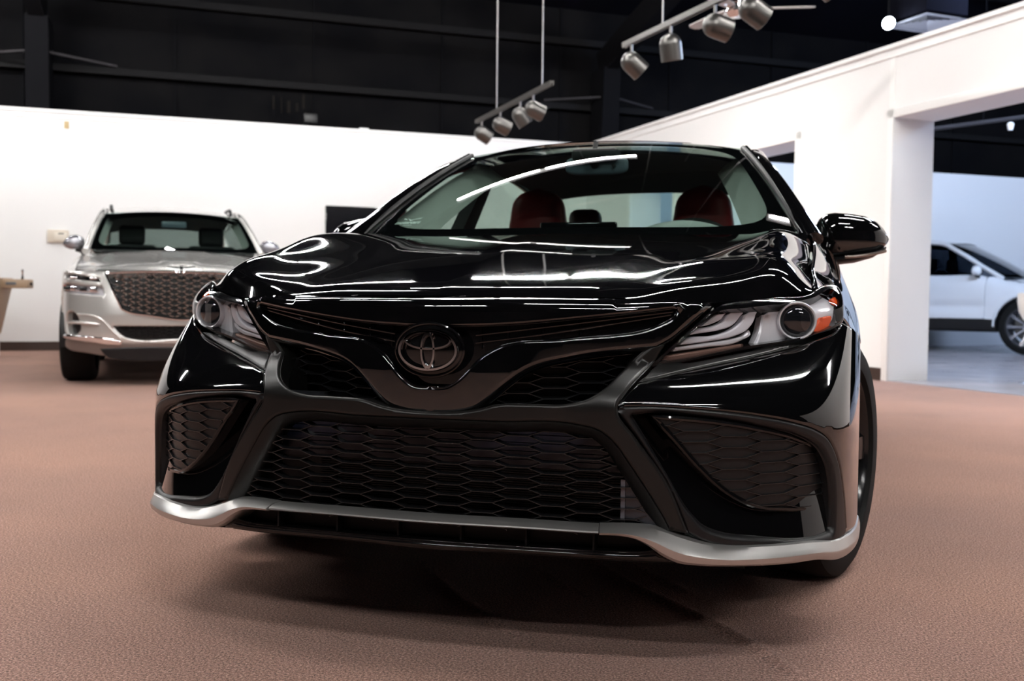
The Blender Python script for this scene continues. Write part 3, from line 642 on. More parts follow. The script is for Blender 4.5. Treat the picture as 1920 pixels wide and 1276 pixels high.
# headlights
def lamp(m):
    h = panel('headlight', m([(.425, .617, 'c'), (.52, .705), (.565, .758), (.64, .772), (.79, .795), (.87, .812), (.91, .79), (.915, .72), (.86, .697), (.74, .668), (.55, .632)]), NOSEW, M_LAMPBLK, car, -.085, .016, .002, .001, back=0)
    panel('lamp_edge', m(T['lens']), NOSEW, M_GLOSS, h, -.002, .012, .0, .0, back=.05, holes=[m([(.456, .634, 'c'), (.52, .694), (.576, .742), (.64, .752), (.79, .776), (.858, .797), (.888, .778), (.893, .728), (.852, .710), (.74, .682), (.63, .666), (.54, .647)])])
    panel('lens', m(T['lens']), NOSEW, M_LENS, h, .002, .012, .006, .004, back=.004)
    panel('reflector_bowl', m(T['bowl']), NOSEW, M_LCHROME, h, -.026, .012, .008, .006, back=.02, liftfn=lambda s, z: -.012*np.exp(-(((np.abs(s)-.72)/.05)**2+((z-.72)/.05)**2)))
    for i in (1, 2, 3): panel('light_guide', m(T['band%d' % i]), NOSEW, M_GUIDE, h, -.026, .01, .004, .004, back=.015)
    panel('guide_trim', m(T['band4']), NOSEW, M_LCHROME, h, -.03, .01, .004, .004, back=.01)
    panel('turn_signal', m(T['drl']), NOSEW, M_DRL, h, -.02, .01, .004, .004, back=.012)
    for i in (1, 2): panel('amber_reflector', m(T['amber%d' % i]), NOSEW, M_AMBER, h, -.014, .01, .003, .003, back=.006)
    s, z = T['projector'][0][:2]; s = m([(s, z)])[0][0]
    c = Vector(NOSEW(s, z)) + Vector((0, .012, 0)); rot = Vector((0, 0, 1)).rotation_difference(Vector((math.copysign(.14, s), -1, -.02))).to_matrix().to_4x4()
    mm = Matrix.Translation(c) @ rot
    mb = MB(); mb.lathe([(.0435, -.03), (.0430, .0), (.0405, .006), (.0375, .004), (.036, -.01), (.036, -.03)], 40, mm); mb.build('projector_bezel', M_LCHROME, h)
    mb = MB(); mb.lathe([(.036, -.008)] + [(.0355*math.cos(t*math.pi/16), -.006+.016*math.sin(t*math.pi/16)) for t in range(9)], 40, mm); mb.build('projector_lens', mat('projector_glass', (.012, .013, .016), .03, coat=1.), h)
both(lamp)
# ---- bonnet: height field over (x, y)
HF_Y = nspline([0, .25, .40, .5675, .66, .771, .80], [.035, .078, .128, .222, .300, .409, .445])
HF_Z = nspline([0, .3, .45, .567, .66, .771, .80], [.770, .770, .767, .763, .774, .792, .797])
HG_X = nspline([.35, .41, .7, 1.05, 1.25, 1.40], [.770, .771, .769, .782, .778, .764])          # gap to the wing
HG_Z = nspline([.0, .41, .7, 1.05, 1.36, 1.5], [.70, .791, .855, .930, .990, 1.012])
# bonnet rows at fixed fractions of the half width: inner rows (edge height, rear height, bend, lip roll), outer rows as (y, z) profiles
def hood_row(z0, z1, c, r): return lambda v, y: z0+r*(1-math.exp(-v/.022))+(z1-z0-r-c)*v+c*v*v
def hood_prof(*p): g = nspline([q[0] for q in p], [q[1] for q in p]); return lambda v, y: float(g(y))
HROW = [(0., hood_row(.770, .980, -.064, .012)), (.22, hood_row(.770, .979, -.062, .012)), (.40, hood_row(.770, .978, -.060, .012)), (.52, hood_row(.768, .978, -.062, .013)),
        (.66, hood_prof((.185, .764), (.200, .783), (.26, .811), (.40, .848), (.60, .888), (.80, .924), (1.0, .955), (1.205, .981))),
        (.82, hood_prof((.277, .770), (.295, .798), (.35, .834), (.45, .864), (.55, .886), (.65, .911), (.78, .939), (.93, .960), (1.255, .987))),
        (.92, hood_prof((.346, .781), (.360, .806), (.40, .838), (.465, .861), (.54, .877), (.63, .896), (.70, .914), (.77, .933), (.90, .958), (1.06, .974), (1.30, .988))),
        (1., hood_prof((.409, .791), (.55, .824), (.7, .855), (1.05, .930), (1.345, .987)))]
HOOD_REAR = nspline([0, .4, .6, .72, .80], [1.13, 1.175, 1.24, 1.31, 1.37])
def hood_pt(u, v):
    """u -1..1 across, v 0..1 front to rear"""
    x = u*.771
    for _ in range(2):
        y0, y1 = float(HF_Y(abs(x))), float(HOOD_REAR(abs(x))); y = y0+(y1-y0)*v; x = u*float(HG_X(max(.41, y))) - math.copysign(.002, u)
    z = [float(g(v, float(HF_Y(f*.771))+(float(HOOD_REAR(f*.775))-float(HF_Y(f*.771)))*v)) for f, g in HROW]
    return Vector((x, y, float(nspline([-.40, -.22]+[f for f, _ in HROW], [z[2], z[1]]+z)(abs(u)))))
hb = MB(); NU, NV = 121, 70
hb.grid(lambda i, j: hood_pt(2*i-1, j**1.4), NU, NV)
# front and side returns give the sheet its depth
def edge_strip(mb, pts, off):
    k = len(pts); mb.add(list(pts)+[p+Vector(off) for p in pts], [(i, i+1, k+i+1, k+i) for i in range(k-1)])
edge_strip(hb, [hood_pt(2*i/(NU-1)-1, 0) for i in range(NU)], (0, .012, -.016))
for s in (-1, 1): edge_strip(hb, [hood_pt(s, (j/69)**1.4) for j in range(70)], (-s*.004, 0, -.02))
hb.build('bonnet', M_PAINT, car, True, 50)
# ---- body sides: height field x over (y, z), with wheel arches cut into the outlines
WHF, WHR, WR = .975, 3.80, .335
BELT = nspline([.35, .41, .55, .7, .85, 1.05, 1.2, 1.36, 1.6, 2.2, 3.0, 3.6, 4.2, 4.6, 4.85], [.779, .790, .824, .853, .884, .928, .960, .985, .992, 1.00, 1.015, 1.04, 1.07, 1.07, 1.04])
TOPX = nspline([.35, .41, .7, 1.05, 1.36, 1.7, 2.4, 3.2, 4.0, 4.5, 4.85], [.770, .774, .772, .785, .785, .80, .805, .80, .775, .735, .69])
WIDE = nspline([.35, .45, .7, .975, 1.3, 1.8, 2.6, 3.4, 3.8, 4.3, 4.6, 4.87], [.86, .875, .897, .908, .906, .912, .918, .918, .916, .89, .84, .72])
def SIDE(y, z):
    y = np.asarray(y, float); z = np.asarray(z, float); t = np.maximum(0, BELT(y)-z); tx = TOPX(y); w = WIDE(y)
    x = tx+(w-tx)*(1-np.exp(-t/.075))
    x = x + .006*np.exp(-((z-.80)/.03)**2)*np.clip((y-1.4)/.3, 0, 1) - .035*np.clip((.42-z)/.22, 0, 1)**2 - .012*np.exp(-((z-.55)/.12)**2)*np.clip((y-1.4)/.2, 0, 1)*np.clip((3.3-y)/.2, 0, 1)
    for yc in (WHF, WHR):
        r = np.sqrt((y-yc)**2+(z-WR)**2); x = x+.012*np.exp(-((r-.38)/.07)**2)*(z > .3)
    return np.stack([x, y, z+0*y], -1)
def SIDEL(y, z): p = SIDE(y, z); return p*np.array([-1, 1, 1])
def arch(yc, r, a0, a1, n): return [(yc-r*math.cos(math.radians(a0+(a1-a0)*i/n)), WR+r*math.sin(math.radians(a0+(a1-a0)*i/n))) for i in range(n+1)]
def top(ys, d=.004): return [(y, float(BELT(y))-d) for y in ys]
WING = [(.455, .790, 'c')] + top((.5, .6, .75, .9, 1.05, 1.2, 1.32)) + [(1.44, .975, 'c'), (1.46, .8), (1.44, .6), (1.43, .4), (1.42, .24, 'c'), (1.335, .235, 'c')] + [p for p in arch(WHF, .372, 162, 60, 8)] + [(.76, .66, 'c'), (.63, .685), (.515, .722), (.462, .74)]
DOORF = [(1.452, .97, 'c')] + top((1.6, 1.9, 2.2, 2.42)) + [(2.44, .98, 'c'), (2.45, .6), (2.44, .25, 'c'), (1.43, .25, 'c'), (1.445, .5), (1.468, .8)]
DOORR = [(2.45, .98, 'c')] + top((2.6, 2.9, 3.2, 3.4)) + [(3.52, 1.0, 'c'), (3.50, .8), (3.40, .64, 'c')] + arch(WHR, .40, 45, 2, 5) + [(3.36, .25, 'c'), (2.45, .25, 'c'), (2.46, .6)]
QUART = [(3.53, 1.0, 'c')] + top((3.7, 3.9, 4.2, 4.5, 4.75), .004) + [(4.86, 1.0, 'c'), (4.88, .8), (4.86, .5), (4.80, .28, 'c'), (4.22, .25, 'c')] + arch(WHR, .38, 165, 45, 10)[::1] + [(3.41, .64, 'c'), (3.51, .8)]
SILL = [(1.35, .25, 'c'), (3.40, .25, 'c'), (3.40, .17, 'c'), (1.35, .17, 'c')]
for sf in (SIDE, SIDEL):
    for nm, ol in (('wing', WING), ('front_door', DOORF), ('rear_door', DOORR), ('quarter_panel', QUART), ('sill', SILL)):
        fl_ = (lambda f: (lambda a, b: f(a, b)))(sf)
        # keep the surface normal pointing outwards on both sides
        sfn = fl_ if sf is SIDE else (lambda a, b: SIDEL(-a, b))
        o2 = ol if sf is SIDE else flip(ol)
        panel(nm, o2, sfn, M_PAINT, car, 0, .022, .004, .004, back=.02)
for sx in (-1, 1):
    for yc in (WHF, WHR):
        lin_ = MB(); lin_.grid(lambda u, v: (sx*(.885-.32*v), yc-.40*math.cos(math.pi*(1.15*u-.075)), WR+.40*math.sin(math.pi*(1.15*u-.075))), 20, 2); lin_.build('arch_liner', M_MATTE, car)
    lb = MB(); lb.add([(sx*.58, .58, .2), (sx*.58, 1.38, .2), (sx*.58, 1.38, .8), (sx*.58, .58, .8)], [(0, 1, 2, 3)]); lb.build('inner_arch', M_MATTE, car, False)
# ---- rear end (seen only from the side)
tk = MB()
tk.grid(lambda u, v: ((2*u-1)*float(TOPX(4.2+.62*v))*.98, 4.2+.62*v, 1.075-.03*v*v+.012*(1-(2*u-1)**2)), 21, 9); tk.build('boot_lid', M_PAINT, car)
rb_ = MB(); rb_.grid(lambda u, v: ((2*u-1)*(.69+.03*math.sin(math.pi*v)), 4.86+.03*math.sin(math.pi*v)-.06*(2*u-1)**2, .22+.82*v), 21, 13); rb_.build('rear_bumper', M_PAINT, car)
# ---- glasshouse
def ws(u, v):
    xb, xt = .752, .536; X = u*(xb+(xt-xb)*v)
    Yb = 1.13+.225*u*u; Yt = 1.905+.09*u*u; Zb = .978+.008*u*u; Zt = 1.380-.024*u*u
    return Vector((X, Yb+(Yt-Yb)*v, Zb+(Zt-Zb)*v+.085*v*(1-v)))
g = MB(); g.grid(lambda i, j: ws(2*i-1, j), 41, 25); wind = g.build('windscreen', M_GLASS, car)
# black printed border, set just inside the glass
M_FRIT = mat('glass_border_black', (.003, .003, .0035), 1., spec=0.)
def wsi(u, v, d=.006): 
    e = 1e-3; n = (ws(u+e, v)-ws(u-e, v)).cross(ws(u, v+e)-ws(u, v-e)).normalized(); return ws(u, v)-n*d*(1 if n.z > 0 else -1)
def fr_in(t):
    """inner edge of the border, t 0..1 round a rounded rectangle in (u, v)"""
    a = 2*math.pi*t; c, s = math.cos(a), math.sin(a); k = 7.
    r = (abs(c)**k+abs(s)**k)**(-1/k); return .925*c*r, .5+.015+(.465 if s < 0 else .445)*s*r
def fr_out(t):
    a = 2*math.pi*t; c, s = math.cos(a), math.sin(a); r = 1/max(abs(c), abs(s)); return .995*c*r, .5+.5*s*r
fb = MB(); N = 120
V = []
for i in range(N):
    ui, vi = fr_in(i/N); uo, vo = fr_out(i/N)
    for k in range(4): V.append(wsi(uo+(ui-uo)*k/3, vo+(vi-vo)*k/3))
fb.add(V, [(i*4+j, i*4+j+1, ((i+1) % N)*4+j+1, ((i+1) % N)*4+j) for i in range(N) for j in range(3)])
fb.build('glass_border', M_FRIT, wind)
# dealer sticker at the lower corner of the glass: chevron mark and lettering
def ws_frame(u, v, d=.004):
    e = 1e-3; p = wsi(u, v, d); x = (ws(u+e, v)-ws(u-e, v)).normalized(); y0 = (ws(u, v+e)-ws(u, v-e)).normalized(); n = x.cross(y0).normalized(); y = n.cross(x)
    m = Matrix((x, y, n)).transposed().to_4x4(); m.translation = p; return m
M_STICK = mat('sticker_white', (.75, .80, .78), .5)
mf = ws_frame(-.80, .125)
text('sticker_text', 'motorcars', .029, M_STICK, wind, mf @ Matrix.Translation((0, -.016, 0)), .0004, bold=.0006)
text('sticker_text', 'LOUISIANA', .009, M_STICK, wind, mf @ Matrix.Translation((.012, -.030, 0)), .0004)
ck = MB(); ck.prism([(-.03, .026), (.0, .012), (.034, .028), (.0, .004)], 0, .0005, mf); ck.prism([(-.045, .026), (-.032, .022), (-.02, .013), (-.043, .018)], 0, .0005, mf); ck.prism([(.046, .028), (.040, .018), (.018, .013)], 0, .0005, mf)
ck.build('sticker_mark', M_STICK, wind, False)
# roof skin
def roof_pt(u, v):
    y = 1.90+1.55*v; xs = float(lin([0, .12, .5, 1], [.545, .585, .60, .58])(v)); x = (2*u-1)*xs; y = y + .095*(2*u-1)**2*(1-v)
    zc = float(nspline([0, .1, .25, .4, .7, 1], [1.386, 1.407, 1.430, 1.440, 1.432, 1.385])(v)); return Vector((x, y, zc-.030*(2*u-1)**2-.02*abs(2*u-1)**6))
rf = MB(); rf.grid(lambda u, v: roof_pt(u, v), 41, 31); roof = rf.build('roof', M_PAINT, car)
sr = MB(); sr.grid(lambda u, v: roof_pt(.22+.56*u, .16+.30*v)+Vector((0, 0, .004)), 20, 10); sr.build('sunroof_glass', mat('dark_roof_glass', (.005, .006, .006), .03), roof)
# rear glass
def rg(u, v):
    xt, xb = .555, .66; x = (2*u-1)*(xt+(xb-xt)*v); return Vector((x, 3.45+.80*v-.06*(2*u-1)**2, 1.372-.285*v-.02*(2*u-1)**2+.05*v*(1-v)))
r_ = MB(); r_.grid(lambda u, v: rg(u, v), 21, 13); r_.build('rear_glass', M_GLASS2, car)
# side rails from pillar foot over the roof edge to the tail, pillars and side glass
def rail_pts(sx, dx=0.): return [Vector((sx*(x+dx), y, z)) for x, y, z in ((.792, 1.30, .960), (.742, 1.46, 1.055), (.676, 1.66, 1.175), (.612, 1.86, 1.278), (.572, 2.03, 1.326), (.586, 2.25, 1.360), (.602, 2.6, 1.374), (.600, 3.0, 1.360), (.597, 3.4, 1.315), (.622, 3.75, 1.235), (.668, 4.1, 1.12), (.70, 4.3, 1.06))]
def sweep(mb, path, prof, side):
    """sweep a closed profile (outwards, up) along a path on the body side"""
    P = catmull(path, 6); n = len(prof); V = []
    for i, p in enumerate(P):
        d = (P[min(i+1, len(P)-1)]-P[max(0, i-1)]).normalized(); out = Vector((side, 0, 0)); up = d.cross(out); up = up*(1 if up.z > 0 else -1); up.normalize(); o = up.cross(d); o = o*(1 if o.x*side > 0 else -1)
        V += [p+o*a+up*b for a, b in prof]
    mb.add(V, [(i*n+j, i*n+(j+1) % n, (i+1)*n+(j+1) % n, (i+1)*n+j) for i in range(len(P)-1) for j in range(n)]); mb.add([V[k] for k in range(n)], [tuple(range(n))]); mb.add([V[-1-k] for k in range(n)], [tuple(range(n))])
def sp_y(mb, sx, y):
    return None
for sx in (-1, 1):
    mb = MB(); sweep(mb, rail_pts(sx), [(.030*math.cos(t*math.pi/8)+.004, .026*math.sin(t*math.pi/8)) for t in range(16)], sx); mb.build('roof_rail', M_PAINT, car)
    # rubber and bright strip along the windscreen edge
    ed = [ws(sx*1.0, v) + Vector((sx*.006, -.002, .004)) for v in np.linspace(-.02, .985, 12)]
    mb = MB(); mb.tube(ed, .010, 8); mb.build('windscreen_seal', M_MATTE, car)
    ed2 = [p+Vector((sx*.012, -.001, .006)) for p in ed]; mb = MB(); mb.tube(ed2, .0045, 6); mb.build('pillar_strip', M_GLOSS, car)
    # inner pillar trim, light grey
    it = [ws(sx*(.985), v)+Vector((0, .04, -.025)) for v in np.linspace(.0, 1, 10)]
    mb = MB(); V = []
    for i, p in enumerate(it): q = ws(sx*.79, i/9)+Vector((sx*.02, .15, -.09)); V += [p, p*.5+q*.5+Vector((0, -.012, .008)), q]
    mb.add(V, [(i*3+j, (i+1)*3+j, (i+1)*3+j+1, i*3+j+1) for i in range(9) for j in range(2)]); mb.build('pillar_trim', M_INTG, car)
    # B and C pillars
    for ya, yb, nm in ((2.36, 2.50, 'centre_pillar'),):
        mb = MB(); mb.add([(sx*.80, ya-.04, .98), (sx*.80, yb, .98), (sx*.615, yb-.03, 1.385), (sx*.615, ya, 1.385), (sx*.74, ya-.04, .98), (sx*.74, yb, .98), (sx*.565, yb-.03, 1.375), (sx*.565, ya, 1.375)], [(0, 1, 2, 3), (7, 6, 5, 4), (0, 3, 7, 4), (1, 5, 6, 2)]); mb.build(nm, M_INT, car, False)
    mb = MB(); mb.add([(sx*.80, 3.35, 1.0), (sx*.77, 4.2, 1.06), (sx*.66, 4.0, 1.16), (sx*.605, 3.55, 1.30), (sx*.61, 3.42, 1.33)], [(0, 1, 2, 3, 4)]); mb.build('rear_pillar', M_PAINT, car, False)
    # side windows
    G = lambda y: Vector((sx*float(np.interp(y, [1.46, 1.66, 1.86, 2.02, 2.4, 3.0, 3.4], [.742, .676, .612, .580, .60, .602, .60])), y, float(np.interp(y, [1.30, 1.46, 1.66, 1.86, 2.02, 2.25, 2.6, 3.0, 3.4], [.965, 1.055, 1.175, 1.29, 1.345, 1.375, 1.38, 1.37, 1.325]))))
    for nm, ys in (('front_window', np.linspace(1.40, 2.36, 12)), ('rear_window', np.linspace(2.48, 3.40, 10))):
        mb = MB(); mb.add([p for y in ys for p in (Vector((sx*.795, y, .985)), G(y))], [(2*i, 2*i+2, 2*i+3, 2*i+1) for i in range(len(ys)-1)]); mb.build(nm, M_GLASS2, car)
    mb = MB(); mb.tube([(sx*.806, y, float(BELT(y))-.004) for y in np.linspace(1.42, 3.5, 20)], .008, 6); mb.build('belt_moulding', M_GLOSS, car)
# scuttle panel and wipers
sc = MB(); sc.grid(lambda u, v: Vector(((2*u-1)*.76, float(HOOD_REAR(abs(2*u-1)*.76))-.01+.10*v, .968+.004*(2*u-1)**2-.010*v)), 31, 3); sc.build('scuttle', M_MATTE, car)
for x0, x1 in ((-.62, -.02), (.02, .62)):
    mb = MB(); mb.tube([Vector((x0+(x1-x0)*t, 1.185+.16*((x0+(x1-x0)*t)/.7)**2+.02*t, .986)) for t in np.linspace(0, 1, 12)], .006, 6); mb.build('wiper', M_MATTE, car)
# ---- door mirrors
def mirror(sx):
    root = empty('door_mirror', (sx*.872, 1.70, .990)); root.parent = car
    # shell cross-sections from inner end to tip: (offset, half depth, top, bottom, ridge)
    st = [(-.060, .030, .046, -.050), (-.050, .055, .066, -.062), (-.030, .072, .084, -.068), (.00, .082, .088, -.070), (.05, .083, .085, -.068), (.10, .076, .077, -.062), (.14, .062, .058, -.052), (.165, .044, .032, -.036), (.180, .022, .006, -.016), (.184, .006, -.004, -.008)]
    mb = MB(); n = 28; V = []
    for o, d, t, b_ in st:
        for i in range(n):
            a = 2*math.pi*i/n; c, s = math.cos(a), math.sin(a); k = 3.0; r = (abs(c)**k+abs(s)**k)**(-1/k)
            V.append((sx*o, -d*r*c*(1 if c > 0 else .55)-.03*max(0, o)/.18*-1, (t if s > 0 else -b_)*r*s))
    mb.add(V, [(i*n+j, i*n+(j+1) % n, (i+1)*n+(j+1) % n, (i+1)*n+j) for i in range(len(st)-1) for j in range(n)]); mb.add(V[:n], [tuple(range(n))]); mb.build('mirror_shell', M_PAINT, root, True, 60)
    lo = MB(); V = []
    st2 = [(-.055, .05, -.052, -.090), (.0, .07, -.062, -.094), (.07, .07, -.060, -.086), (.13, .055, -.050, -.068), (.172, .03, -.030, -.040)]
    for o, d, t, b_ in st2:
        for i in range(16):
            a = 2*math.pi*i/16; c, s = math.cos(a), math.sin(a); V.append((sx*o, -d*c*(1 if c > 0 else .5), (t+b_)/2+(t-b_)/2*s))
    lo.add(V, [(i*16+j, i*16+(j+1) % 16, (i+1)*16+(j+1) % 16, (i+1)*16+j) for i in range(len(st2)-1) for j in range(16)]); lo.add(V[:16], [tuple(range(16))]); lo.add(V[-16:], [tuple(range(16))]); lo.build('mirror_base', M_MATTE, root)
    sg = MB(); sg.tube([(sx*(.035+.135*t), -.072+.045*t**3, -.068+.022*t**2) for t in np.linspace(0, 1, 10)], .0055, 8); sg.build('mirror_indicator', mat('indicator_smoke', (.30, .25, .23), .15, metal=.6), root)
    ar = MB(); ar.tube([(-sx*.115, -.03, -.155), (-sx*.075, -.025, -.13), (-sx*.04, -.01, -.095), (-sx*.0, 0, -.075)], [.045, .038, .034, .034], 14); ar.build('mirror_arm', M_MATTE, root)
    gl = MB(); gl.add([(-sx*.045, .047, -.05), (sx*.15, .032, -.04), (sx*.14, .034, .045), (-sx*.035, .047, .07)], [(0, 1, 2, 3)]); gl.build('mirror_glass', M_CHROME, root, False)
    return root
for sx in (1, -1): mirror(sx)
# ---- cabin: dash, wheel, seats, mirror
dsh = MB(); dsh.grid(lambda u, v: Vector(((2*u-1)*.70, 1.30+.50*v-.05*(2*u-1)**2*(1-v), .955+.03*math.sin(math.pi*min(1, v*1.1))-.10*max(0, v-.8)*5)), 31, 15); dsh.build('dashboard', M_DASH, car)
hd = MB(); hd.grid(lambda u, v: Vector((.36+.24*(2*u-1), 1.48+.26*v, .965+.085*math.sin(math.pi*u)**.8*math.sin(math.pi*(.15+.8*v)))), 17, 9); hd.build('instrument_hood', mat('dash_pale', (.26, .275, .265), .6), car)
df = MB(); df.box((-.70, 1.79, .40), (.70, 1.82, .965)); df.build('dash_face', M_INT, car, False)
sc_ = MB(); sc_.box((-.15, 1.56, .97), (.13, 1.585, 1.045)); sc_.build('touch_screen', M_GLOSS, car, False, bevel=.006)
swc = Vector((.36, 1.92, .912)); swm = Matrix.Translation(swc) @ Matrix.Rotation(math.radians(63), 4, 'X')
s_ = MB(); s_.tube([swm @ Vector((.185*math.cos(t*math.pi/20), .185*math.sin(t*math.pi/20), 0)) for t in range(40)], .016, 8, closed=True)
for a in (0, 180, 270): s_.bar(swm @ Vector((0, 0, .01)), swm @ Vector((.18*math.cos(math.radians(a)), .18*math.sin(math.radians(a)), 0)), .03, .02)
s_.lathe([(.0, .03), (.05, .025), (.06, 0), (0, -.02)], 20, swm); s_.build('steering_wheel', M_INT, car)
def seat(name, x, y, w, zb, zt, hr, m):
    root = empty(name, (x, y, 0)); root.parent = car
    def sec(z): # half width, front y, thickness by height
        t = (z-zb)/(zt-zb); return (w*(1-.10*t) if t < .72 else w*(.93-.16*(t-.72)/.28), .10+.16*t, .13-.05*t)
    mb = MB(); n = 24; zs = list(np.linspace(zb, zt, 14)); V = []
    for z in zs:
        a, yy, th = sec(z); k = (1-max(0, (z-zt+.05)/.05)**2*.45)
        for i in range(n):
            an = 2*math.pi*i/n; c, s = math.cos(an), math.sin(an); r = (abs(c)**4+abs(s)**4)**-.25; V.append((a*k*c*r, yy+th*s*r*k, z))
    mb.add(V, [(i*n+j, i*n+(j+1) % n, (i+1)*n+(j+1) % n, (i+1)*n+j) for i in range(len(zs)-1) for j in range(n)]); mb.add(V[-n:], [tuple(range(n))]); mb.build('seat_back', m, root, True, 50)
    # head restraint: narrower towards the top, rounded crown
    V = []; zs = np.linspace(zt-.03, hr, 12)
    for z in zs:
        t = (z-zs[0])/(zs[-1]-zs[0]); a = (.142-.035*t)*math.sqrt(max(.02, 1-max(0, (t-.62)/.38)**2.6)); th = .075*math.sqrt(max(.05, 1-max(0, (t-.7)/.3)**2))
        for i in range(n):
            an = 2*math.pi*i/n; c, s = math.cos(an), math.sin(an); r = (abs(c)**3.2+abs(s)**3.2)**(-1/3.2); V.append((a*c*r, .255+th*s*r, z))
    mb = MB(); mb.add(V, [(i*n+j, i*n+(j+1) % n, (i+1)*n+(j+1) % n, (i+1)*n+j) for i in range(len(zs)-1) for j in range(n)]); mb.add(V[-n:], [tuple(range(n))]); mb.build('head_restraint', m, root, True, 60)
    cu = MB(); cu.box((-w, -.42, zb-.16), (w, .12, zb+.04)); cu.build('seat_cushion', m, root, bevel=.05, seg=3)
for x in (-.366, .366): seat('front_seat', x, 2.16, .25, .55, 1.05, 1.262, M_RED)
rs = MB(); rs.box((-.66, 3.05, .5), (.66, 3.25, 1.0)); rs.build('rear_seat', M_RED, car, bevel=.05, seg=3)
for x in (-.30, .30):
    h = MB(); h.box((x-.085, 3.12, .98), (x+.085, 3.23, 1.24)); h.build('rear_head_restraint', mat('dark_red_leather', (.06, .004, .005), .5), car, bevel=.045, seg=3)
ps = MB(); ps.box((-.66, 3.25, .96), (.66, 3.95, .985)); ps.build('parcel_shelf', M_INT, car, False)
hl = MB(); hl.grid(lambda u, v: roof_pt(u, .02+.95*v)+Vector((0, .02, -.045)), 15, 11); hl.build('headliner', mat('headliner_dark', (.018, .018, .018), .8), car)
rv = empty('rear_view_mirror', (0.0, 1.88, 1.285)); rv.parent = car
mb = MB(); mb.grid(lambda u, v: ((.123*math.cos(2*math.pi*u)*(abs(math.cos(2*math.pi*u))**4+abs(math.sin(2*math.pi*u))**4)**-.25)*(1-v**3), -.02-.018*(1-(1-v)**2), (.036*math.sin(2*math.pi*u)*(abs(math.cos(2*math.pi*u))**4+abs(math.sin(2*math.pi*u))**4)**-.25)*(1-v**3)), 40, 7, True); mb.build('mirror_back', mat('mirror_back_grey', (.09, .12, .15), .35), rv)
mb = MB(); mb.lathe([(.019, 0), (.019, .05), (.012, .055), (0, .05)], 20, Matrix.Translation((-.005, -.03, .004)) @ Matrix.Rotation(math.radians(70), 4, 'X')); mb.tube([(-.005, -.06, .02), (-.005, -.02, .09)], .010, 8); mb.build('mirror_mount', M_INT, rv)
mb = MB(); mb.lathe([(.0075, 0), (.0075, .012), (0, .014)], 14, Matrix.Translation((.07, -.038, -.004)) @ Matrix.Rotation(math.radians(90), 4, 'X')); mb.build('mirror_button', M_INT, rv)
sv = MB(); sv.box((-.09, 1.80, 1.30), (.09, 1.97, 1.345)); sv.build('camera_housing', M_INT, car, bevel=.015)
# cabin floor so that light does not leak
cf = MB(); cf.box((-.76, 1.3, .2), (.76, 4.1, .24)); cf.build('cabin_floor', M_INT, car, False)
for sx in (-1, 1):
    dt = MB(); dt.box((sx*.70-.01, 1.5, .25), (sx*.70+.01, 3.6, .965)); dt.build('door_trim', M_INT, car, False)
# ---- wheels
def wheel_parts(root, R, w, rim_r, spokes, m_rim, sx, twin=True, sp_w=.055):
    """axis along local x, outer face towards sx"""
    rot = Matrix.Rotation(math.radians(90)*sx, 4, 'Y')
    t = MB(); pr = [(rim_r, -w*.42), (rim_r+.012, -w*.5), (R-.03, -w*.5), (R-.008, -w*.44), (R, -w*.30), (R, w*.30), (R-.008, w*.44), (R-.03, w*.5), (rim_r+.012, w*.5), (rim_r, w*.42)]
    t.lathe(pr, 64, rot); t.build('tyre', M_RUBBER, root, True, 40)
    r = MB(); r.lathe([(rim_r+.004, w*.44), (rim_r-.006, w*.46), (rim_r-.016, w*.40), (rim_r-.02, w*.1), (rim_r-.03, -w*.4)], 64, rot); r.build('rim', m_rim, root)
    for k in range(spokes):
        s = MB(); a0 = 2*math.pi*k/spokes
        for d in ((-.13, .13) if twin else (0,)):
            m2 = rot @ Matrix.Rotation(a0+d*.5, 4, 'Z')
            V = [(-sp_w*.5, .04, w*.30), (sp_w*.5, .04, w*.30), (sp_w*.32+d*.25, rim_r-.008, w*.42), (-sp_w*.32+d*.25, rim_r-.008, w*.42), (-sp_w*.5, .04, w*.16), (sp_w*.5, .04, w*.16), (sp_w*.32+d*.25, rim_r-.008, w*.30), (-sp_w*.32+d*.25, rim_r-.008, w*.30)]
            s.add([m2 @ Vector(v) for v in V], [(0, 1, 2, 3), (7, 6, 5, 4), (0, 4, 5, 1), (1, 5, 6, 2), (2, 6, 7, 3), (3, 7, 4, 0)])
        s.build('spoke', m_rim, root, False)
    h = MB(); h.lathe([(0, w*.36), (.03, w*.36), (.034, w*.33), (.075, w*.30), (.08, w*.1)], 24, rot); h.build('hub', m_rim, root)
    b = MB(); b.lathe([(.06, w*.02), (rim_r*.72, w*.02), (rim_r*.72, -w*.05), (.06, -w*.05)], 40, rot); b.build('brake_disc', mat('brake_steel', (.10, .10, .10), .35, metal=.8), root)
STEER = math.radians(-18)
for sx in (1, -1):
    for y, st in ((WHF, STEER), (WHR, 0)):
        root = empty('wheel', (sx*.785, y, .335), st); root.parent = car
        wheel_parts(root, .335, .235, .245, 5, M_BLKWHEEL, sx)
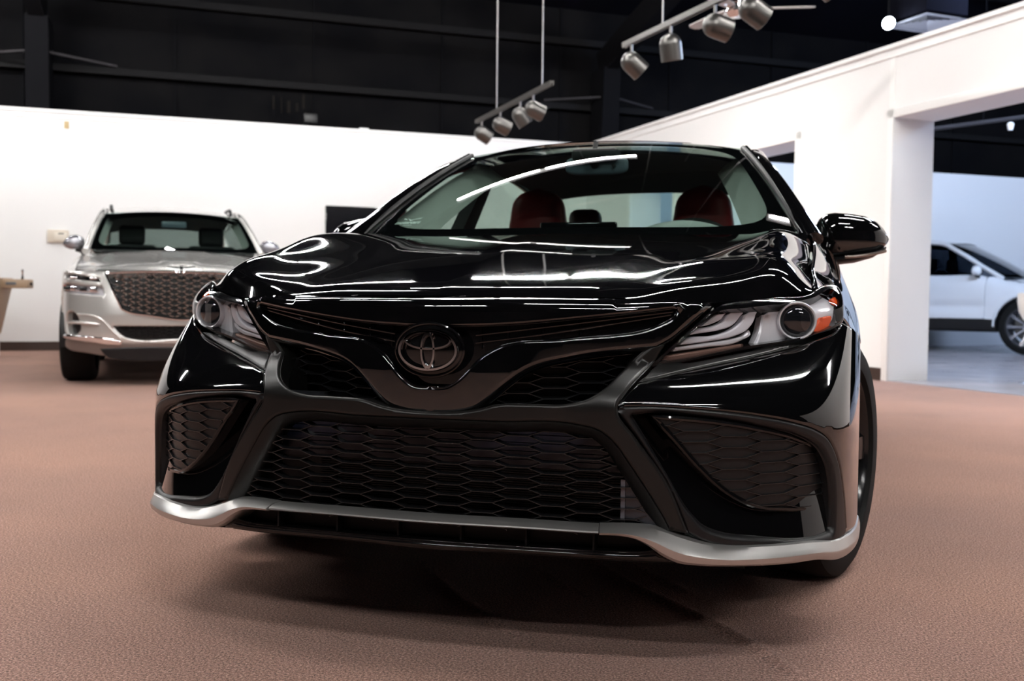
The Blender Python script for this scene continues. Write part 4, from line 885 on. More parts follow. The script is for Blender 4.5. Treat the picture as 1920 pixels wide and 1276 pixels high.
# ---------------------------------------------------------------- shared builder for the two cars behind
def build_body(root, P, paint, glass):
    wf, wr, R = P['wf'], P['wr'], P['R']; belt = nspline(*P['belt']); topx = nspline(*P['topx']); wide = nspline(*P['wide']); zs = P['sill']; ar = R+.045
    def side(y, z):
        y = np.asarray(y, float); z = np.asarray(z, float); t = np.maximum(0, belt(y)-z); tx = topx(y); w = wide(y)
        x = tx+(w-tx)*(1-np.exp(-t/.07)) - .03*np.clip((.5-z)/.25, 0, 1)**2
        q = P.get('crease')
        if q: x = x - .03*np.exp(-((z-q)/.06)**2)*np.clip((y-wf-.5)/.2, 0, 1)*np.clip((wr-.5-y)/.2, 0, 1)
        for yc in (wf, wr):
            r = np.sqrt((y-yc)**2+(z-R)**2); x = x+.014*np.exp(-((r-ar-.01)/.05)**2)*(z > zs)
        return np.stack([x, y, z+0*y], -1)
    def arc(yc, a0, a1, n): return [(yc-ar*math.cos(math.radians(a0+(a1-a0)*i/n)), R+ar*math.sin(math.radians(a0+(a1-a0)*i/n))) for i in range(n+1)]
    top = lambda ys: [(y, float(belt(y))-.004) for y in ys]
    y0 = P['nose_y']; d0, d1, d2 = P['doors']; L = P['L']
    A = lambda z: math.degrees(math.asin(max(-1, min(1, (z-R)/ar))))
    zl = zs+.02
    WG = [(y0, float(belt(y0))-.01, 'c')]+top(np.linspace(y0+.1, d0-.02, 6))+[(d0, float(belt(d0))-.01, 'c'), (d0, zl, 'c')]+arc(wf, 180-A(zl), A(P['bump_z']), 12)+[(y0, P['bump_z'], 'c')]
    D1 = [(d0+.006, float(belt(d0))-.01, 'c')]+top(np.linspace(d0+.1, d1-.05, 5))+[(d1, float(belt(d1))-.01, 'c'), (d1, zl, 'c'), (d0+.006, zl, 'c')]
    D2 = [(d1+.006, float(belt(d1))-.01, 'c')]+top(np.linspace(d1+.1, d2-.05, 5))+[(d2, float(belt(d2))-.01, 'c'), (d2-.02, .85, 'c')]+arc(wr, 50, A(zl), 6)+[(d1+.006, zl, 'c')]
    QP = [(d2+.006, float(belt(d2))-.01, 'c')]+top(np.linspace(d2+.1, L-.1, 6))+[(L, float(belt(L))-.02, 'c'), (L, zl+.15, 'c'), (wr+ar+.05, zl, 'c')]+arc(wr, 180-A(zl), 52, 12)+[(d2-.01, .85, 'c')]
    SL = [(wf+ar-.02, zl-.004, 'c'), (wr-ar+.02, zl-.004, 'c'), (wr-ar+.02, zs-.14, 'c'), (wf+ar-.02, zs-.14, 'c')]
    for sx in (1, -1):
        fn = side if sx > 0 else (lambda a, b: side(-a, b)*np.array([-1, 1, 1]))
        for nm, ol, m in (('wing', WG, paint), ('front_door', D1, paint), ('rear_door', D2, paint), ('quarter_panel', QP, paint), ('sill_cladding', SL, P['clad'])):
            panel(nm, ol if sx > 0 else flip(ol), fn, m, root, 0, .05, .005, .005, back=.02)
        for yc in (wf, wr):
            b = MB(); b.grid(lambda u, v: (sx*(float(wide(yc))-.005-.35*v), yc-ar*math.cos(math.pi*(1.1*u-.05)), R+ar*math.sin(math.pi*(1.1*u-.05))), 20, 2); b.build('arch_liner', M_MATTE, root)
            if P.get('arch_trim'): b = MB(); b.tube([(sx*(float(side(yc-(ar+.02)*math.cos(math.pi*t), R+(ar+.02)*math.sin(math.pi*t))[0])+.002), yc-(ar+.02)*math.cos(math.pi*t), R+(ar+.02)*math.sin(math.pi*t)) for t in np.linspace(0, 1, 24)], .016, 6); b.build('arch_moulding', P['arch_trim'], root)
            wh = empty('wheel', (sx*(float(wide(yc))-P['tw']/2-.005), yc, R), P.get('steer', 0) if yc == wf else 0); wh.parent = root
            wheel_parts(wh, R, P['tw'], P['rim'], P['spokes'], P['m_rim'], sx, P.get('twin', True), P.get('sp_w', .05))
        dh = MB(); 
        for y in (d1-.17, d2-.17): z = float(belt(y))-.16; x = float(side(y, z)[0]); dh.tube([(sx*x, y-.09, z), (sx*(x+.03), y-.07, z), (sx*(x+.03), y+.06, z), (sx*x, y+.08, z)], .014, 8)
        for k in (0, 1):
            h1 = MB(); y = (d1, d2)[k]-.17; z = float(belt(y))-.16; x = float(side(y, z)[0]); h1.tube([(sx*x, y-.09, z), (sx*(x+.03), y-.07, z), (sx*(x+.03), y+.06, z), (sx*x, y+.08, z)], .014, 8); h1.build('door_handle', paint, root)
    # glass and roof
    xb, yb, zb, xt, yt, zt = P['ws']
    def wsf(u, v): return Vector((u*(xb+(xt-xb)*v), (yb-.16+.16*u*u)*(1-v)+(yt-.08+.08*u*u)*v, (zb+.0*u)*(1-v)+(zt+.022-.022*u*u)*v+.09*v*(1-v)))
    b = MB(); b.grid(lambda i, j: wsf(2*i-1, j), 25, 13); wsx = b.build('windscreen', glass, root)
    V = []; n = 80
    for i in range(n):
        a = 2*math.pi*i/n; c, s = math.cos(a), math.sin(a); r = (abs(c)**8+abs(s)**8)**(-1/8); ro = 1/max(abs(c), abs(s))
        for k in range(3): t = k/2; q = wsf(c*(ro*(1-t)+.93*r*t), .5+.02*t+s*(.5*ro*(1-t)+.455*r*t)); V.append(q+Vector((0, .006, -.008)))
    b = MB(); b.add(V, [(i*3+j, i*3+j+1, ((i+1) % n)*3+j+1, ((i+1) % n)*3+j) for i in range(n) for j in range(2)]); b.build('glass_border', M_FRIT, wsx)
    yr, zr = P['roof_end']; rz_ = nspline(*P['roof_z'])
    def rp(u, v): y = yt-.08+(yr-yt+.08)*v; x = (2*u-1)*(xt+.015*math.sin(math.pi*v)); return Vector((x, y+.08*(2*u-1)**2*(1-v), float(rz_(v))-.035*(2*u-1)**2-.03*abs(2*u-1)**8))
    b = MB(); b.grid(rp, 25, 17); b.build('roof', paint, root)
    hl = MB(); hl.grid(lambda u, v: rp(u, v)+Vector((0, .02, -.05)), 9, 7); hl.build('headliner', M_INT, root)
    yg, zg, xg = P['rear_glass']
    b = MB(); b.grid(lambda u, v: Vector(((2*u-1)*(xt+(xg-xt)*v), yr+(yg-yr)*v-.05*(2*u-1)**2, zr+(zg-zr)*v-.03*(2*u-1)**2)), 13, 7); b.build('rear_glass', P['gl2'], root)
    b = MB(); b.grid(lambda u, v: Vector(((2*u-1)*(xg*.98+.06*math.sin(math.pi*v)), yg-.02+(L-yg)*math.sin(math.pi*.5*min(1, v*1.6))-.06*(2*u-1)**2, zg-(zg-.35)*v)), 15, 10); b.build('tailgate', paint, root)
    for sx in (1, -1):
        path = [Vector((sx*(xb+.03), yb-.06, zb-.03))]+[wsf(sx*1.0, v)+Vector((sx*.022, .03, .0)) for v in (.25, .5, .75, 1.0)]+[Vector((sx*(xt+.012), yt+(yr-yt)*t, float(rz_((yt+(yr-yt)*t-yt+.08)/(yr-yt+.08)))-.05)) for t in (.15, .4, .7, 1.)]+[Vector((sx*(xg+.02), yg, zg-.02))]
        b = MB(); sweep(b, path, [(.034*math.cos(t*math.pi/6), .032*math.sin(t*math.pi/6)) for t in range(12)], sx); b.build('roof_rail', paint, root)
        up = lambda y: path_z(path, y)
        def path_z(path, y):
            ys = [p.y for p in path]; return float(np.interp(y, ys, [p.z for p in path])), float(np.interp(y, ys, [abs(p.x) for p in path]))
        for nm, ya, yb_ in (('front_window', d0+.10, d1-.06), ('rear_window', d1+.06, yr-.05)):
            ys = np.linspace(ya, yb_, 10); V = []
            for y in ys: z, x = path_z(path, y); V += [(sx*(float(topx(y))-.005), y, float(belt(y))-.01), (sx*(x-.01), y, max(z-.02, float(belt(y))))]
            b = MB(); b.add(V, [(2*i, 2*i+2, 2*i+3, 2*i+1) for i in range(9)]); b.build(nm, P['gl2'], root)
        z, x = path_z(path, d1); b = MB(); b.add([(sx*(float(topx(d1))-.002), d1-.08, float(belt(d1))-.01), (sx*(float(topx(d1))-.002), d1+.08, float(belt(d1))-.01), (sx*(x-.004), d1+.06, z), (sx*(x-.004), d1-.06, z)], [(0, 1, 2, 3)]); b.build('centre_pillar', M_GLOSS, root, False)
        # mirror
        mx, my, mz = P['mirror']; mr = empty('door_mirror', (sx*mx, my, mz)); mr.parent = root
        b = MB(); st = [(-.075, .02, .04, .03), (-.06, .05, .065, .045), (-.01, .075, .085, .055), (.05, .075, .075, .055), (.09, .055, .045, .04), (.112, .02, .012, .014)]; n = 20; V = []
        for o, d, t, b_ in st:
            for i in range(n):
                a = 2*math.pi*i/n; c, s = math.cos(a), math.sin(a); r = (abs(c)**2.6+abs(s)**2.6)**(-1/2.6); V.append((sx*o, -d*r*c*(1 if c > 0 else .6), (t if s > 0 else b_)*r*s))
        b.add(V, [(i*n+j, i*n+(j+1) % n, (i+1)*n+(j+1) % n, (i+1)*n+j) for i in range(len(st)-1) for j in range(n)]); b.add(V[:n], [tuple(range(n))]); b.add(V[-n:], [tuple(range(n))]); b.build('mirror_shell', P['m_mirror'], mr, True, 60)
        b = MB(); b.tube([(-sx*(mx-float(topx(my))+.01), .0, -.10), (-sx*.05, 0, -.06), (0, 0, -.045)], [.035, .028, .03], 10); b.build('mirror_arm', M_MATTE, mr)
    # cabin
    c = MB(); c.grid(lambda u, v: Vector(((2*u-1)*xb*.93, yb-.1+.5*v, zb-.03+.03*math.sin(math.pi*v))), 9, 5); c.build('dashboard', M_INT, root)
    c = MB(); c.box((-xb*.95, yb+.4, .4), (xb*.95, yb+.43, zb-.05)); c.build('dash_face', M_INT, root, False)
    for x in (-.40, .40):
        c = MB(); c.box((x-.25, yb+.95, .6), (x+.25, yb+1.12, zb+.10)); c.build('front_seat', M_INT, root, bevel=.05, seg=3)
        c = MB(); c.box((x-.13, yb+1.06, zb+.10), (x+.13, yb+1.17, zb+.30)); c.build('head_restraint', M_INT, root, bevel=.04, seg=3)
    c = MB(); c.box((-.66, yb+1.9, .6), (.66, yb+2.05, zb+.02)); c.build('rear_seat', M_INT, root, bevel=.05, seg=3)
    c = MB(); c.box((-.12, yt-.20, zt-.14), (.12, yt-.17, zt-.075)); c.build('rear_view_mirror', mat('mirror_back_grey'), root, bevel=.01)
    c = MB(); c.box((-xb, yb, .3), (xb, yg, .34)); c.build('cabin_floor', M_INT, root, False)
    return side, wsf

# ---------------------------------------------------------------- silver SUV
M_SILP = mat('silver_car_paint', (.68, .665, .645), .26, metal=.6, coat=1., coat_rough=.02)
suv = tag(empty('suv', (-4.23, 5.48, 0), math.radians(36)), 'silver SUV with a crest-shaped diamond mesh grille parked by the long wall', 'car')
SP = dict(wf=.865, wr=3.82, R=.385, tw=.275, rim=.28, spokes=7, m_rim=mat('suv_alloy', (.25, .25, .26), .25, metal=.9), sill=.40, L=4.90, nose_y=.42, doors=(1.42, 2.55, 3.55), bump_z=.62, steer=math.radians(-3),
    belt=([.3, .45, .7, .95, 1.25, 1.6, 2.5, 3.5, 4.4, 4.95], [.965, 1.00, 1.055, 1.10, 1.155, 1.175, 1.19, 1.205, 1.21, 1.19]),
    topx=([.3, .45, .7, .95, 1.25, 1.6, 2.5, 3.5, 4.4, 4.95], [.83, .845, .84, .83, .815, .83, .86, .86, .82, .72]),
    wide=([.3, .45, .65, .9, 1.4, 2.5, 3.8, 4.4, 4.95], [.925, .95, .968, .98, .975, .975, .985, .94, .78]),
    ws=(.775, 1.25, 1.205, .655, 2.0, 1.60), roof_end=(4.30, 1.60), roof_z=([0, .1, .3, .6, 1], [1.628, 1.675, 1.733, 1.738, 1.65]), rear_glass=(4.78, 1.22, .70),
    mirror=(.90, 1.50, 1.26), clad=M_MATTE, gl2=thin_glass('privacy_glass', (.30, .34, .33)), m_mirror=mat('silver_mirror_paint', (.36, .36, .40), .25, metal=.7, coat=1.))
_, suv_ws = build_body(suv, SP, M_SILP, thin_glass('suv_glass', (.60, .70, .66)))
QX = nspline([-.2, 0, .2, .45, .62, .75, .87, .98, 1.10, 1.22], [-.2, 0, .2, .45, .615, .735, .835, .905, .947, .962])
QY = nspline([-.2, 0, .2, .45, .62, .75, .87, .98, 1.10, 1.22], [.004, 0, .004, .022, .05, .092, .155, .24, .35, .47])
def SN(s, z):
    s = np.asarray(s, float); z = np.asarray(z, float); a = np.abs(s); sg = np.where(s < 0, -1., 1.)
    k = np.maximum(0, z-.60); y = QY(a)+.22*k*k+.10*k+.5*np.maximum(0, z-.93)**1.0*np.clip((z-.93)/.04, 0, 1) + .10*np.maximum(0, .42-z)
    return np.stack([sg*QX(a), y, z+0*s], -1)
CREST = [(0, .972), (.35, .968), (.612, .952, 'c'), (.60, .925), (.545, .80), (.478, .655, 'c'), (.44, .635), (.25, .60), (0, .568)]
VENT = [(.985, .622), (.915, .630), (.87, .60), (.84, .54), (.83, .48), (.86, .445), (.93, .438), (.985, .45)]
INT_ = [(0, .512), (.555, .512, 'c'), (.50, .45), (.455, .415), (.42, .405), (0, .405)]
HL1 = [(.665, .912, 'c'), (.80, .932), (.93, .945), (1.06, .950, 'c'), (1.07, .915, 'c'), (.93, .902), (.80, .893), (.655, .880, 'c')]
HL2 = [(.640, .838, 'c'), (.80, .850), (.93, .860), (1.07, .862, 'c'), (1.08, .800, 'c'), (.93, .788), (.80, .778), (.622, .765, 'c')]
OUT = [(0, .985), (.40, .985), (.64, .975), (.80, .975), (.95, .972), (1.10, .985), (1.19, .985, 'c'), (1.20, .85), (1.20, .62, 'c'), (1.09, .60), (1.06, .50), (1.05, .44, 'c'), (.9, .405), (.72, .39), (.55, .372), (.40, .365), (0, .365)]
panel('front_fascia', mirror_half(OUT), SN, M_SILP, suv, 0, .028, .012, .01, back=.05, holes=[mirror_half(CREST), mirror_half(INT_), VENT, flip(VENT), HL1, flip(HL1), HL2, flip(HL2)], hrim=.012, hdrop=.012)
gr = panel('grille', mirror_half([(0, .98), (.62, .965, 'c'), (.47, .64, 'c'), (0, .56)]), SN, M_MATTE, suv, -.06, .05, .002, .001, back=0)
cl = smooth_outline(mirror_half(CREST), .03)
b = MB(); b.tube([Vector(SN(*p))+Vector((0, -.004, 0)) for p in cl], .011, 8, closed=True); b.build('grille_surround', M_CHROME, gr)
# diamond mesh: two families of slanted round bars, proud at their ends
M_GBAR = mat('grille_dark_chrome', (.38, .37, .36), .14, metal=1.)
g1 = MB()
dx, dz = .123, .0236
def inpoly(a, z): return bool(inside(np.array([[a, z]]), cl)[0])
for i in range(-7, 8):
    for j in range(0, 19):
        cx = i*dx+(j % 2)*dx/2; cz = .565+j*dz
        for sg in (1, -1):
            a = (cx, cz); c_ = (cx+sg*dx/2, cz+dz)
            if inpoly(*a) and inpoly(*c_):
                m_ = ((a[0]+c_[0])/2, (a[1]+c_[1])/2)
                p, q, w = (Vector(SN(*t_)) for t_ in (a, c_, m_))
                g1.tube([p+Vector((0, .018, 0)), p*.75+q*.25+Vector((0, .004, 0)), w, q*.75+p*.25+Vector((0, .004, 0)), q+Vector((0, .018, 0))], [.0045, .0068, .0068, .0068, .0045], 6)
ob = g1.build('diamond_mesh', M_GBAR, gr); ob['kind'] = 'stuff'
def suvlamp(m):
    for hl_, n_ in ((HL1, 'upper'), (HL2, 'lower')):
        c = np.array([p[:2] for p in hl_]).mean(0); big = [(c[0]+(p[0]-c[0])*1.03, c[1]+(p[1]-c[1])*1.15, 'c') for p in hl_]
        h = panel('headlamp_strip', m(big), SN, M_LAMPBLK if n_ == 'upper' else M_LCHROME, suv, -.04, .03, .002, .001, back=0)
        panel('lamp_lens', m(hl_), SN, M_LENS, h, -.003, .03, .003, .003, back=.003)
        for k in range(3 if n_ == 'upper' else 4):
            x = .71+.095*k; zc = (.908 if n_ == 'upper' else .815)+.012*k/3; w_ = .030
            q = MB(); p = Vector(SN(m([(x, zc)])[0][0], zc))+Vector((0, .02, 0)); q.box(p-Vector((w_, .012, .010 if n_ == 'upper' else .018)), p+Vector((w_, .012, .010 if n_ == 'upper' else .018))); q.build('lamp_module', M_CHROME if k % 2 == 0 else M_LAMPBLK, h, bevel=.004)
        if n_ == 'lower':
            q = MB(); q.tube([Vector(SN(m([(x, .795+.02*(x-.65))])[0][0], .792+.05*(x-.65)))+Vector((0, .012, 0)) for x in np.linspace(.66, 1.03, 10)], .006, 6); q.build('light_guide', M_CHROME, h)
    q = MB(); p = Vector(SN(m([(1.045, .83)])[0][0], .83)); q.box(p-Vector((.012, -.004, .018)), p+Vector((.012, .02, .018))); q.build('amber_reflector', M_AMBER, suv, False)
both(suvlamp)
def suvvent(m):
    c = panel('corner_vent', m([(1.0, .64, 'c'), (.82, .64, 'c'), (.80, .43, 'c'), (1.0, .43, 'c')]), SN, M_MATTE, suv, -.05, .04, .002, .001, back=0)
    q = MB(); q.tube([Vector(SN(m([(x, z)])[0][0], z))+Vector((0, y, 0)) for x, z, y in ((.97, .535, .03), (.90, .54, .008), (.80, .535, -.012), (.70, .528, -.012), (.66, .525, -.004))], [.012, .015, .015, .011, .004], 8); q.build('vent_blade', M_SILP, c)
    # raised brow running from the vent down to the lower intake
    q = MB(); q.tube(catmull([Vector(SN(m([(x, z)])[0][0], z))+Vector((0, -.002, 0)) for x, z in ((.86, .607), (.75, .602), (.68, .585), (.62, .545), (.56, .48), (.49, .405))], 5), .008, 8); q.build('intake_brow', M_SILP, suv)
both(suvvent)
it = panel('lower_intake', mirror_half([(0, .525), (.58, .525, 'c'), (.43, .39, 'c'), (0, .39)]), SN, M_MATTE, suv, -.05, .05, .002, .001, back=0)
hexnet(SN, mirror_half([(0, .51), (.54, .51), (.44, .41), (0, .41)]), .05, .03, .02, -.02, .003, .015).build('intake_mesh', M_MATTE, it, False)
def skid(m):
    panel('skid_trim', m([(.48, .385, 'c'), (.56, .405), (.72, .425), (.9, .432), (1.06, .436, 'c'), (1.07, .405, 'c'), (.9, .39), (.72, .372), (.56, .352), (.48, .36)]), SN, M_CHROME, suv, .012, .02, .012, .012, back=.03)
both(skid)
panel('valance', mirror_half([(0, .372), (.5, .368), (.8, .385), (1.06, .405, 'c'), (1.07, .33, 'c'), (.95, .30), (.80, .285), (.50, .24), (0, .22)]), SN, mat('warm_grey_cladding', (.20, .17, .155), .3, metal=.6, coat=.6), suv, -.006, .03, .01, .01, back=.05)
panel('lower_guard', mirror_half([(0, .335), (.5, .33), (.66, .32, 'c'), (.60, .25), (.50, .23), (0, .22)]), SN, M_MATTE, suv, .004, .03, .01, .01, back=.05)
# bonnet with two creases running from the badge to the scuttle
SHY = lin([0, .3, .62, .845], [.13, .14, .18, .42]); SHB = nspline(*SP['belt']); SHT = nspline(*SP['topx'])
def suv_hood(u, v):
    x = u*.83; y0 = float(SHY(abs(x))); y1 = 1.10+.16*(abs(u))**2; y = y0+(y1-y0)*v
    x = u*(float(SHT(max(.42, y)))-.004); zg = float(SHB(max(.42, y))); zc = float(nspline([.1, .2, .5, .8, 1.12, 1.3], [.985, 1.022, 1.085, 1.135, 1.195, 1.21])(y)); a = abs(u)
    cr = .12+.22*min(1, max(0, (y-.18)/.9)); z = zc+(zg-zc)*a**2.4 + .012*(1/(1+math.exp((a-cr)/.012))-.5)*min(1, max(0, (y-.15)/.15))
    k = math.exp(-max(0, y-y0)/.05); return Vector((x, y, z*(1-k)+(.985+.012*(a > .75)*(a-.75))*k))
b = MB(); b.grid(lambda i, j: suv_hood(2*i-1, j**1.3), 81, 40); bon = b.build('bonnet', M_SILP, suv)
bad = empty('wing_badge', suv_hood(0, .03)+Vector((0, -.015, .012))); bad.parent = suv
b = MB(); b.prism([(-.02, .018), (.02, .018), (.016, -.012), (0, -.022), (-.016, -.012)], 0, .012, Matrix.Rotation(math.radians(60), 4, 'X')); b.build('badge_shield', M_CHROME, bad, False)
for sx in (-1, 1):
    b = MB(); b.prism([(sx*.022, .012), (sx*.125, .014), (sx*.11, .004), (sx*.07, -.004), (sx*.02, -.010)][::sx], 0, .010, Matrix.Rotation(math.radians(60), 4, 'X')); b.build('badge_wing', M_CHROME, bad, False)
for sx in (-1, 1):
    b = MB(); b.tube(catmull([(sx*.60, 2.30, 1.655), (sx*.605, 2.50, 1.715), (sx*.61, 3.2, 1.735), (sx*.60, 4.1, 1.68)], 6), .017, 8); b.build('roof_bar', M_MATTE, suv)
    b = MB(); b.add([suv_ws(sx*.97, v)+Vector((0, .05, -.03)) for v in np.linspace(.02, 1, 8)]+[suv_ws(sx*.86, v)+Vector((sx*.02, .16, -.09)) for v in np.linspace(.02, 1, 8)], [(i, i+1, 9+i, 8+i) for i in range(7)]); b.build('pillar_trim', M_INTG, suv)
# white sheet lying on the dash, small dealer sticker on the glass
b = MB(); b.box((.20, 1.28, 1.205), (.56, 1.52, 1.215)); b.build('paper_sheet', mat('paper_white', (.8, .8, .78), .7), suv, False)
fr = suv_ws(-.78, .10); nrm = (suv_ws(-.77, .10)-fr).cross(suv_ws(-.78, .11)-fr).normalized(); xx = (suv_ws(-.77, .10)-fr).normalized(); yy = nrm.cross(xx); mfs = Matrix((xx, yy, nrm)).transposed().to_4x4(); mfs.translation = fr-nrm*.006
text('sticker_text', 'motorcars', .035, M_STICK, suv, mfs, .0004)

# ---------------------------------------------------------------- white SUV in the annex
M_WHP = mat('white_car_paint', (.78, .80, .84), .15, coat=1.)
wsu = tag(empty('crossover', (5.74, 15.306, 0), math.radians(60.2)), 'white crossover seen side-on through the wide opening', 'car')
wsu.scale = (1.12, 1.12, 1.12)
WP = dict(wf=.90, wr=3.80, R=.385, tw=.28, rim=.285, spokes=10, twin=True, sp_w=.022, m_rim=mat('grey_alloy', (.30, .30, .33), .25, metal=.8), sill=.47, L=4.85, nose_y=.36, doors=(1.47, 2.58, 3.55), bump_z=.60, steer=math.radians(4),
    belt=([.3, .5, .9, 1.25, 1.5, 2.0, 2.6, 3.5, 4.4, 4.9], [.84, .90, .985, 1.04, 1.10, 1.115, 1.13, 1.16, 1.15, 1.08]),
    topx=([.3, .5, .9, 1.3, 1.6, 2.6, 3.5, 4.4, 4.9], [.80, .83, .84, .83, .835, .86, .86, .80, .68]),
    wide=([.3, .45, .65, .9, 1.4, 2.5, 3.8, 4.4, 4.9], [.90, .935, .965, .985, .97, .965, .99, .93, .74]),
    ws=(.77, 1.35, 1.09, .63, 2.15, 1.58), roof_end=(4.15, 1.56), roof_z=([0, .1, .3, .6, 1], [1.61, 1.64, 1.68, 1.675, 1.58]), rear_glass=(4.65, 1.18, .66),
    mirror=(.96, 1.60, 1.16), clad=M_MATTE, gl2=thin_glass('dark_side_glass', (.14, .16, .19)), m_mirror=M_WHP, arch_trim=M_WHP, crease=.66)
build_body(wsu, WP, M_WHP, thin_glass('dark_windscreen', (.20, .23, .26)))
WXX = nspline([-.2, 0, .2, .45, .62, .75, .87, .98, 1.10], [-.2, 0, .2, .45, .61, .725, .815, .88, .915])
WYY = nspline([-.2, 0, .2, .45, .62, .75, .87, .98, 1.10], [.006, 0, .006, .04, .085, .14, .21, .30, .41])
def PN(s, z):
    s = np.asarray(s, float); z = np.asarray(z, float); a = np.abs(s); k = np.maximum(0, z-.5)
    return np.stack([np.where(s < 0, -1., 1.)*WXX(a), WYY(a)+1.1*k*k+.15*np.maximum(0, .45-z), z+0*s], -1)
PI_ = [(0, .52), (.45, .52), (.62, .50, 'c'), (.58, .36, 'c'), (0, .34)]
PV = [(.68, .55, 'c'), (.93, .56, 'c'), (.92, .42, 'c'), (.70, .38, 'c')]
PH = [(.66, .70), (.74, .78), (.86, .83), (.96, .82), (1.0, .74), (.92, .68), (.78, .66)]
panel('front_fascia', mirror_half([(0, .80), (.5, .81), (.70, .84), (.9, .86), (1.06, .855, 'c'), (1.07, .6, 'c'), (1.06, .3, 'c'), (.8, .26), (0, .24)]), PN, M_WHP, wsu, 0, .035, .012, .01, back=.05, holes=[mirror_half(PI_), PV, flip(PV), PH, flip(PH)])
panel('front_intake', mirror_half([(0, .54), (.64, .52, 'c'), (.6, .34, 'c'), (0, .32)]), PN, M_MATTE, wsu, -.05, .05, .002, .001, back=0)
def wlamp(m):
    panel('side_intake', m([(.66, .57, 'c'), (.95, .58, 'c'), (.94, .40, 'c'), (.68, .36, 'c')]), PN, M_MATTE, wsu, -.05, .05, .002, .001, back=0)
    h = panel('headlamp', m([(p[0]*1.0, p[1]) for p in PH]), PN, M_LCHROME, wsu, -.04, .03, .002, .001, back=0)
    panel('lamp_lens', m(PH), PN, M_LENS, h, -.002, .03, .006, .006, back=.004)
    for x, z in ((.78, .74), (.88, .77), (.80, .70), (.90, .725)):
        q = MB(); p = Vector(PN(m([(x, z)])[0][0], z)); q.lathe([(.022, -.03), (.024, 0), (.016, .008), (0, .008)], 14, Matrix.Translation(p+Vector((0, .03, 0))) @ Matrix.Rotation(math.radians(90), 4, 'X')); q.build('lamp_module', M_CHROME, h)
both(wlamp)
WHB = nspline(*WP['belt']); WHT = nspline(*WP['topx'])
def wh_hood(u, v):
    x = u*.82; y0 = .10+.26*abs(u)**2; y1 = 1.20+.14*u*u; y = y0+(y1-y0)*v; x = u*(float(WHT(max(.36, y)))-.004); zg = float(WHB(max(.36, y))); a = abs(u)
    zc = float(nspline([.05, .15, .4, .8, 1.2, 1.4], [.80, .85, .92, 1.00, 1.065, 1.09])(y)); z = zc+(zg-zc)*a**2.2-.025*math.exp(-((a-.62)/.12)**2)
    k = math.exp(-max(0, y-y0)/.05); return Vector((x, y, z*(1-k)+(.81+.045*a*a)*k))
b = MB(); b.grid(lambda i, j: wh_hood(2*i-1, j**1.3), 41, 24); b.build('bonnet', M_WHP, wsu)
# ---------------------------------------------------------------- things on and above the walls
M_NICKEL = mat('brushed_nickel', (.13, .125, .12), .34, metal=.9)
M_ROD = mat('steel_rod', (.22, .21, .21), .35, metal=.8)
def aim(d):
    return Vector((0, 0, 1)).rotation_difference(Vector(d)).to_matrix().to_4x4()
def track(name_label, a, b_, z, rods, heads, gl):
    a, b_ = Vector((*a, z)), Vector((*b_, z)); d = (b_-a).normalized()
    root = tag(empty('lighting_track', a), name_label, 'track light', 'hanging lighting tracks')
    t = MB(); n = Vector((-d.y, d.x, 0))
    for s in (-1, 1): t.bar(n*s*.014, b_-a+n*s*.014, .009, .042)
    t.bar(Vector((0, 0, .012)), b_-a+Vector((0, 0, .012)), .03, .008); t.build('rail', mat('track_grey', (.11, .105, .10), .4, metal=.7), root, False)
    for r in rods:
        p = d*r; m = MB(); zt = 6.6; m.tube([p+Vector((0, 0, .02)), p+Vector((0, 0, zt-z))], .0075, 8); m.build('drop_rod', M_ROD, root)
    for k, (r, dirv, lab) in enumerate(heads):
        p = a+d*r; hd = tag(empty('spot_head', p), lab, 'spotlight', gl)
        m = MB(); m.tube([(0, 0, -.02), (0, 0, -.10)], .011, 8); m.build('stem', M_ROD, hd)
        dv = Vector(dirv).normalized(); rt = Matrix.Translation((0, 0, -.165)) @ aim(dv)
        R_ = .082; m = MB(); prof = [(.001, -.085)]+[(R_*math.sin(t*math.pi/16), -.005-R_*math.cos(t*math.pi/16)) for t in range(1, 9)]+[(R_, .11), (R_-.006, .113), (R_-.008, .10), (R_-.02, .03), (.001, .02)]
        m.lathe(prof, 32, rt); m.build('shell', M_NICKEL, hd)
        m = MB(); m.lathe([(.001, .035), (R_-.022, .04)], 24, rt); m.build('lamp_face', mat('lamp_face_warm', (.9, .85, .75), .4, emit=(1, .88, .72), es=6.), hd)
        ld = bpy.data.lights.new('spot_beam', 'SPOT'); ld.energy = SPOT_POWER; ld.color = (1, .93, .86); ld.spot_size = math.radians(75); ld.spot_blend = .7; ld.shadow_soft_size = .06
        lo = bpy.data.objects.new('spot_beam', ld); COL.objects.link(lo); lo.parent = hd; lo.matrix_basis = rt @ Matrix.Translation((0, 0, .12)) @ Matrix.Rotation(math.pi, 4, 'X')
q = DR
H1 = [(.20, (.62, .45, -.42)), (.82, (.66, .42, -.36)), (1.42, (.45, .25, -.75)), (1.78, (.74, .45, -.36))]
L1 = ('lowest grey spot head at the far end of the far track', 'second grey spot head from the far end of the far track', 'third grey spot head on the far track, tilted steeply down', 'grey spot head at the near end of the far track')
track('far hanging track with four grey spot heads', (-2.780, 9.174), (-1.457, 7.345), 2.83, (.70, 2.01), [(r, v, l) for (r, v), l in zip(H1, L1)], 'spot heads on the far track')
H2 = [(.13, (.58, .30, -.55)), (.72, (.10, .22, -1.)), (1.30, (.85, .42, -.28)), (1.72, (.62, .32, -.42)), (2.4, (.62, .3, -.5))]
L2 = ('grey spot head at the far end of the near track', 'second grey spot head of the near track, hanging straight down', 'third grey spot head of the near track, beside the fan hub', 'fourth grey spot head of the near track, cut by the top of the picture', 'fifth grey spot head of the near track, above the picture')
